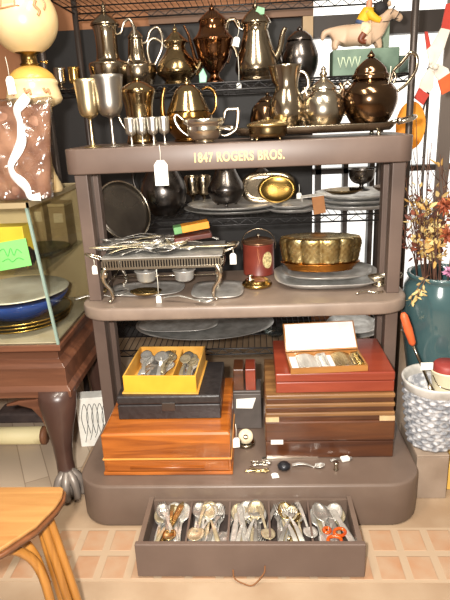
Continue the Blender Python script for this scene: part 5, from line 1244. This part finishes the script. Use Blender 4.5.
# ---- whirligig
wY = .79; c0 = atY(432, 68, wY)
WH = mat('whirl_white', (236, 226, 212), (214, 204, 190), .5, 0, 12); RDP = mat('whirl_red', (196, 62, 44), (170, 48, 36), .5, 0, 12); ORP = mat('whirl_orange', (222, 96, 44), (206, 80, 36), .5, 0, 12); ORV = mat('vane_orange', (238, 156, 36), (224, 136, 24), .5, 0, 10)
wg = thing('whirligig', 'red and white bladed wooden whirligig with orange vane on a thin stake', 'whirligig', (c0.x, wY, 0))
zc_ = c0.z
b = MB(); b.tube([(0, .03, 0.0005), (0, .03, zc_ + .02)], .006, 8); b.build('stake', DARKFRAME, wg)
b = MB(); b.tube([(0, .05, zc_), (0, -.042, zc_)], .006, 10); b.ball((0, -.044, zc_), .012, 12); b.build('hub', WH, wg)
def wp(px, py): q = atY(px, py, wY - .012); return (q.x - c0.x, q.z)
for poly, tip in (([(429, 66), (433, 70), (444, 48), (450, 30), (441, 28), (430, 48)], [(441, 28), (450, 30), (456, 2), (446, 4)]),
                  ([(429, 64), (432, 62), (434, 54), (430, 46), (426, 50)], [(426, 50), (430, 46), (427, 32), (424, 32)]),
                  ([(428, 68), (433, 72), (432, 88), (428, 93), (418, 88), (420, 80)], [(418, 88), (428, 95), (422, 105), (413, 98)]),
                  ([(431, 66), (436, 64), (446, 69), (448, 74), (437, 81), (433, 76)], [(448, 73), (452, 80), (450, 90), (440, 95), (436, 81)])):
    b = MB(); b.prism([wp(*p) for p in poly], -.003, .003, Matrix.Rotation(PI / 2, 4, 'X')); wk = len([c_ for c_ in wg.children if c_.name.startswith('blade')]); bl_ = b.build('blade', WH, wg, (0, -.012 - .0075 * wk, 0))
    b = MB(); b.prism([wp(*p) for p in tip], -.0034, .0034, Matrix.Rotation(PI / 2, 4, 'X')); b.build('painted_tip', ORP if tip[0][0] == 448 else RDP, bl_)
P_ = []
cxv, czv = wp(413, 126); rxv, rzv = abs(wp(428, 126)[0] - cxv), abs(wp(413, 101)[1] - czv)
b = MB(); b.prism([(cxv + rxv * math.cos(2 * PI * i / 28), czv + rzv * math.sin(2 * PI * i / 28)) for i in range(28)], -.003, .003, Matrix.Rotation(PI / 2, 4, 'X')); b.build('orange_vane', ORV, wg, (0, .025, 0))
b = MB(); b.tube([(0, .03, zc_ - .08), (cxv * .4, .03, czv + .01)], .004, 6); b.build('vane_arm', DARKFRAME, wg)

# ================================================================== RATTAN STOOL (bottom left)
ZT = .42
edge = [(-.95, -.505)] + [(-.427, -.505)] + [(-.419, -.512), (-.414, -.54), (-.418, -.570), (-.440, -.635), (-.488, -.702), (-.56, -.752), (-.66, -.78), (-.78, -.78), (-.88, -.752), (-.95, -.70)]
TOPW = wood('stool_top', (140, 96, 52), (164, 120, 70), 'X', 4, .35, .3)
stl = thing('rattan_stool', 'rattan stool with golden wood seat and curved apron in the near corner', 'stool')
b = MB(); b.prism(edge, ZT - .012, ZT, None, True); b.build('seat', TOPW, stl)
b = MB(); e2_ = [(x + (.004 if x > -.9 else 0), y + (.004 if y > -.55 else -.003)) for x, y in edge]
b.prism(e2_, ZT - .024, ZT - .0125, None, True); b.build('seat_edge', wood('edge_wood', (84, 50, 28), (110, 66, 38), 'X', 5, .35, .3), stl)
RAT = wood('rattan', (138, 88, 32), (176, 120, 52), 'Z', 6, .35, .4)
def leg3(x, y, dx, dy):
    for i, (ox, oy) in enumerate(((-.018, -.004), (0, -.012), (.016, .002))):
        l = MB(); l.tube(smooth_path([(x + ox * .55, y + oy, ZT - .025), (x + ox * .8 + dx * .3, y + oy + dy * .3, ZT * .66), (x + ox + dx * .7, y + oy + dy * .7, ZT * .3), (x + ox * 1.1 + dx, y + oy + dy, 0.001)], 6), .0105, 10); l.build('leg', RAT, stl)
leg3(-.455, -.56, .035, .02); leg3(-.90, -.56, -.06, .03); leg3(-.60, -.72, .02, -.05); leg3(-.84, -.72, -.04, -.05)
b = MB(); b.tube(smooth_path([(-.452, -.592, .04), (-.462, -.60, .25), (-.488, -.63, .345), (-.525, -.67, .372), (-.58, -.705, .385), (-.64, -.725, .385)], 6), .0105, 10); b.build('apron_bow', RAT, stl)
b = MB(); b.tube(smooth_path([(-.468, -.575, .20), (-.49, -.575, .30), (-.55, -.575, .365), (-.66, -.575, .38), (-.78, -.575, .365), (-.86, -.575, .30), (-.89, -.575, .20)], 6), .0105, 10); b.build('apron_bow', RAT, stl)

# ================================================================== LIGHT AND CAMERA
wld = bpy.data.worlds.new('World'); SC.world = wld; wld.use_nodes = True
bg = wld.node_tree.nodes['Background']; bg.inputs['Color'].default_value = (*lin((255, 236, 212)), 1); bg.inputs['Strength'].default_value = .33
def area(name, loc, target, size, power, col=(1, .95, .86), sy=None):
    l = bpy.data.lights.new(name, 'AREA'); l.energy = power; l.color = col; l.size = size
    if sy: l.shape = 'RECTANGLE'; l.size_y = sy
    o = bpy.data.objects.new(name, l); COL.objects.link(o); o.location = loc
    o.rotation_euler = (Vector(target) - Vector(loc)).to_track_quat('-Z', 'Y').to_euler(); return o
fl = area('camera_flash', CPOS + RGT * -.09 + UPV * .05 + FWD * -.02, CPOS + FWD * 2 - UPV * .15, 0.05, 66, (1, .95, .88))
area('ceiling_lamp', (-.5, -.9, 2.5), (-.4, -.6, 0), .25, 34, (1, .91, .77), 1.2)
area('ceiling_lamp', (.45, -.7, 2.5), (.3, -.3, 0), .25, 34, (1, .92, .79), 1.2)
cd = bpy.data.cameras.new('camera'); cd.sensor_fit = 'VERTICAL'; cd.sensor_height = 24; cd.lens = 24 * CF / 600; cd.clip_start = .02
co = bpy.data.objects.new('camera', cd); COL.objects.link(co)
co.matrix_world = Matrix(((RGT.x, UPV.x, -FWD.x, CPOS.x), (RGT.y, UPV.y, -FWD.y, CPOS.y), (RGT.z, UPV.z, -FWD.z, CPOS.z), (0, 0, 0, 1)))
SC.camera = co
vs = SC.view_settings; vs.view_transform = 'Standard'; vs.look = 'None'; vs.exposure = 0.; vs.gamma = 1; vs.use_curve_mapping = False
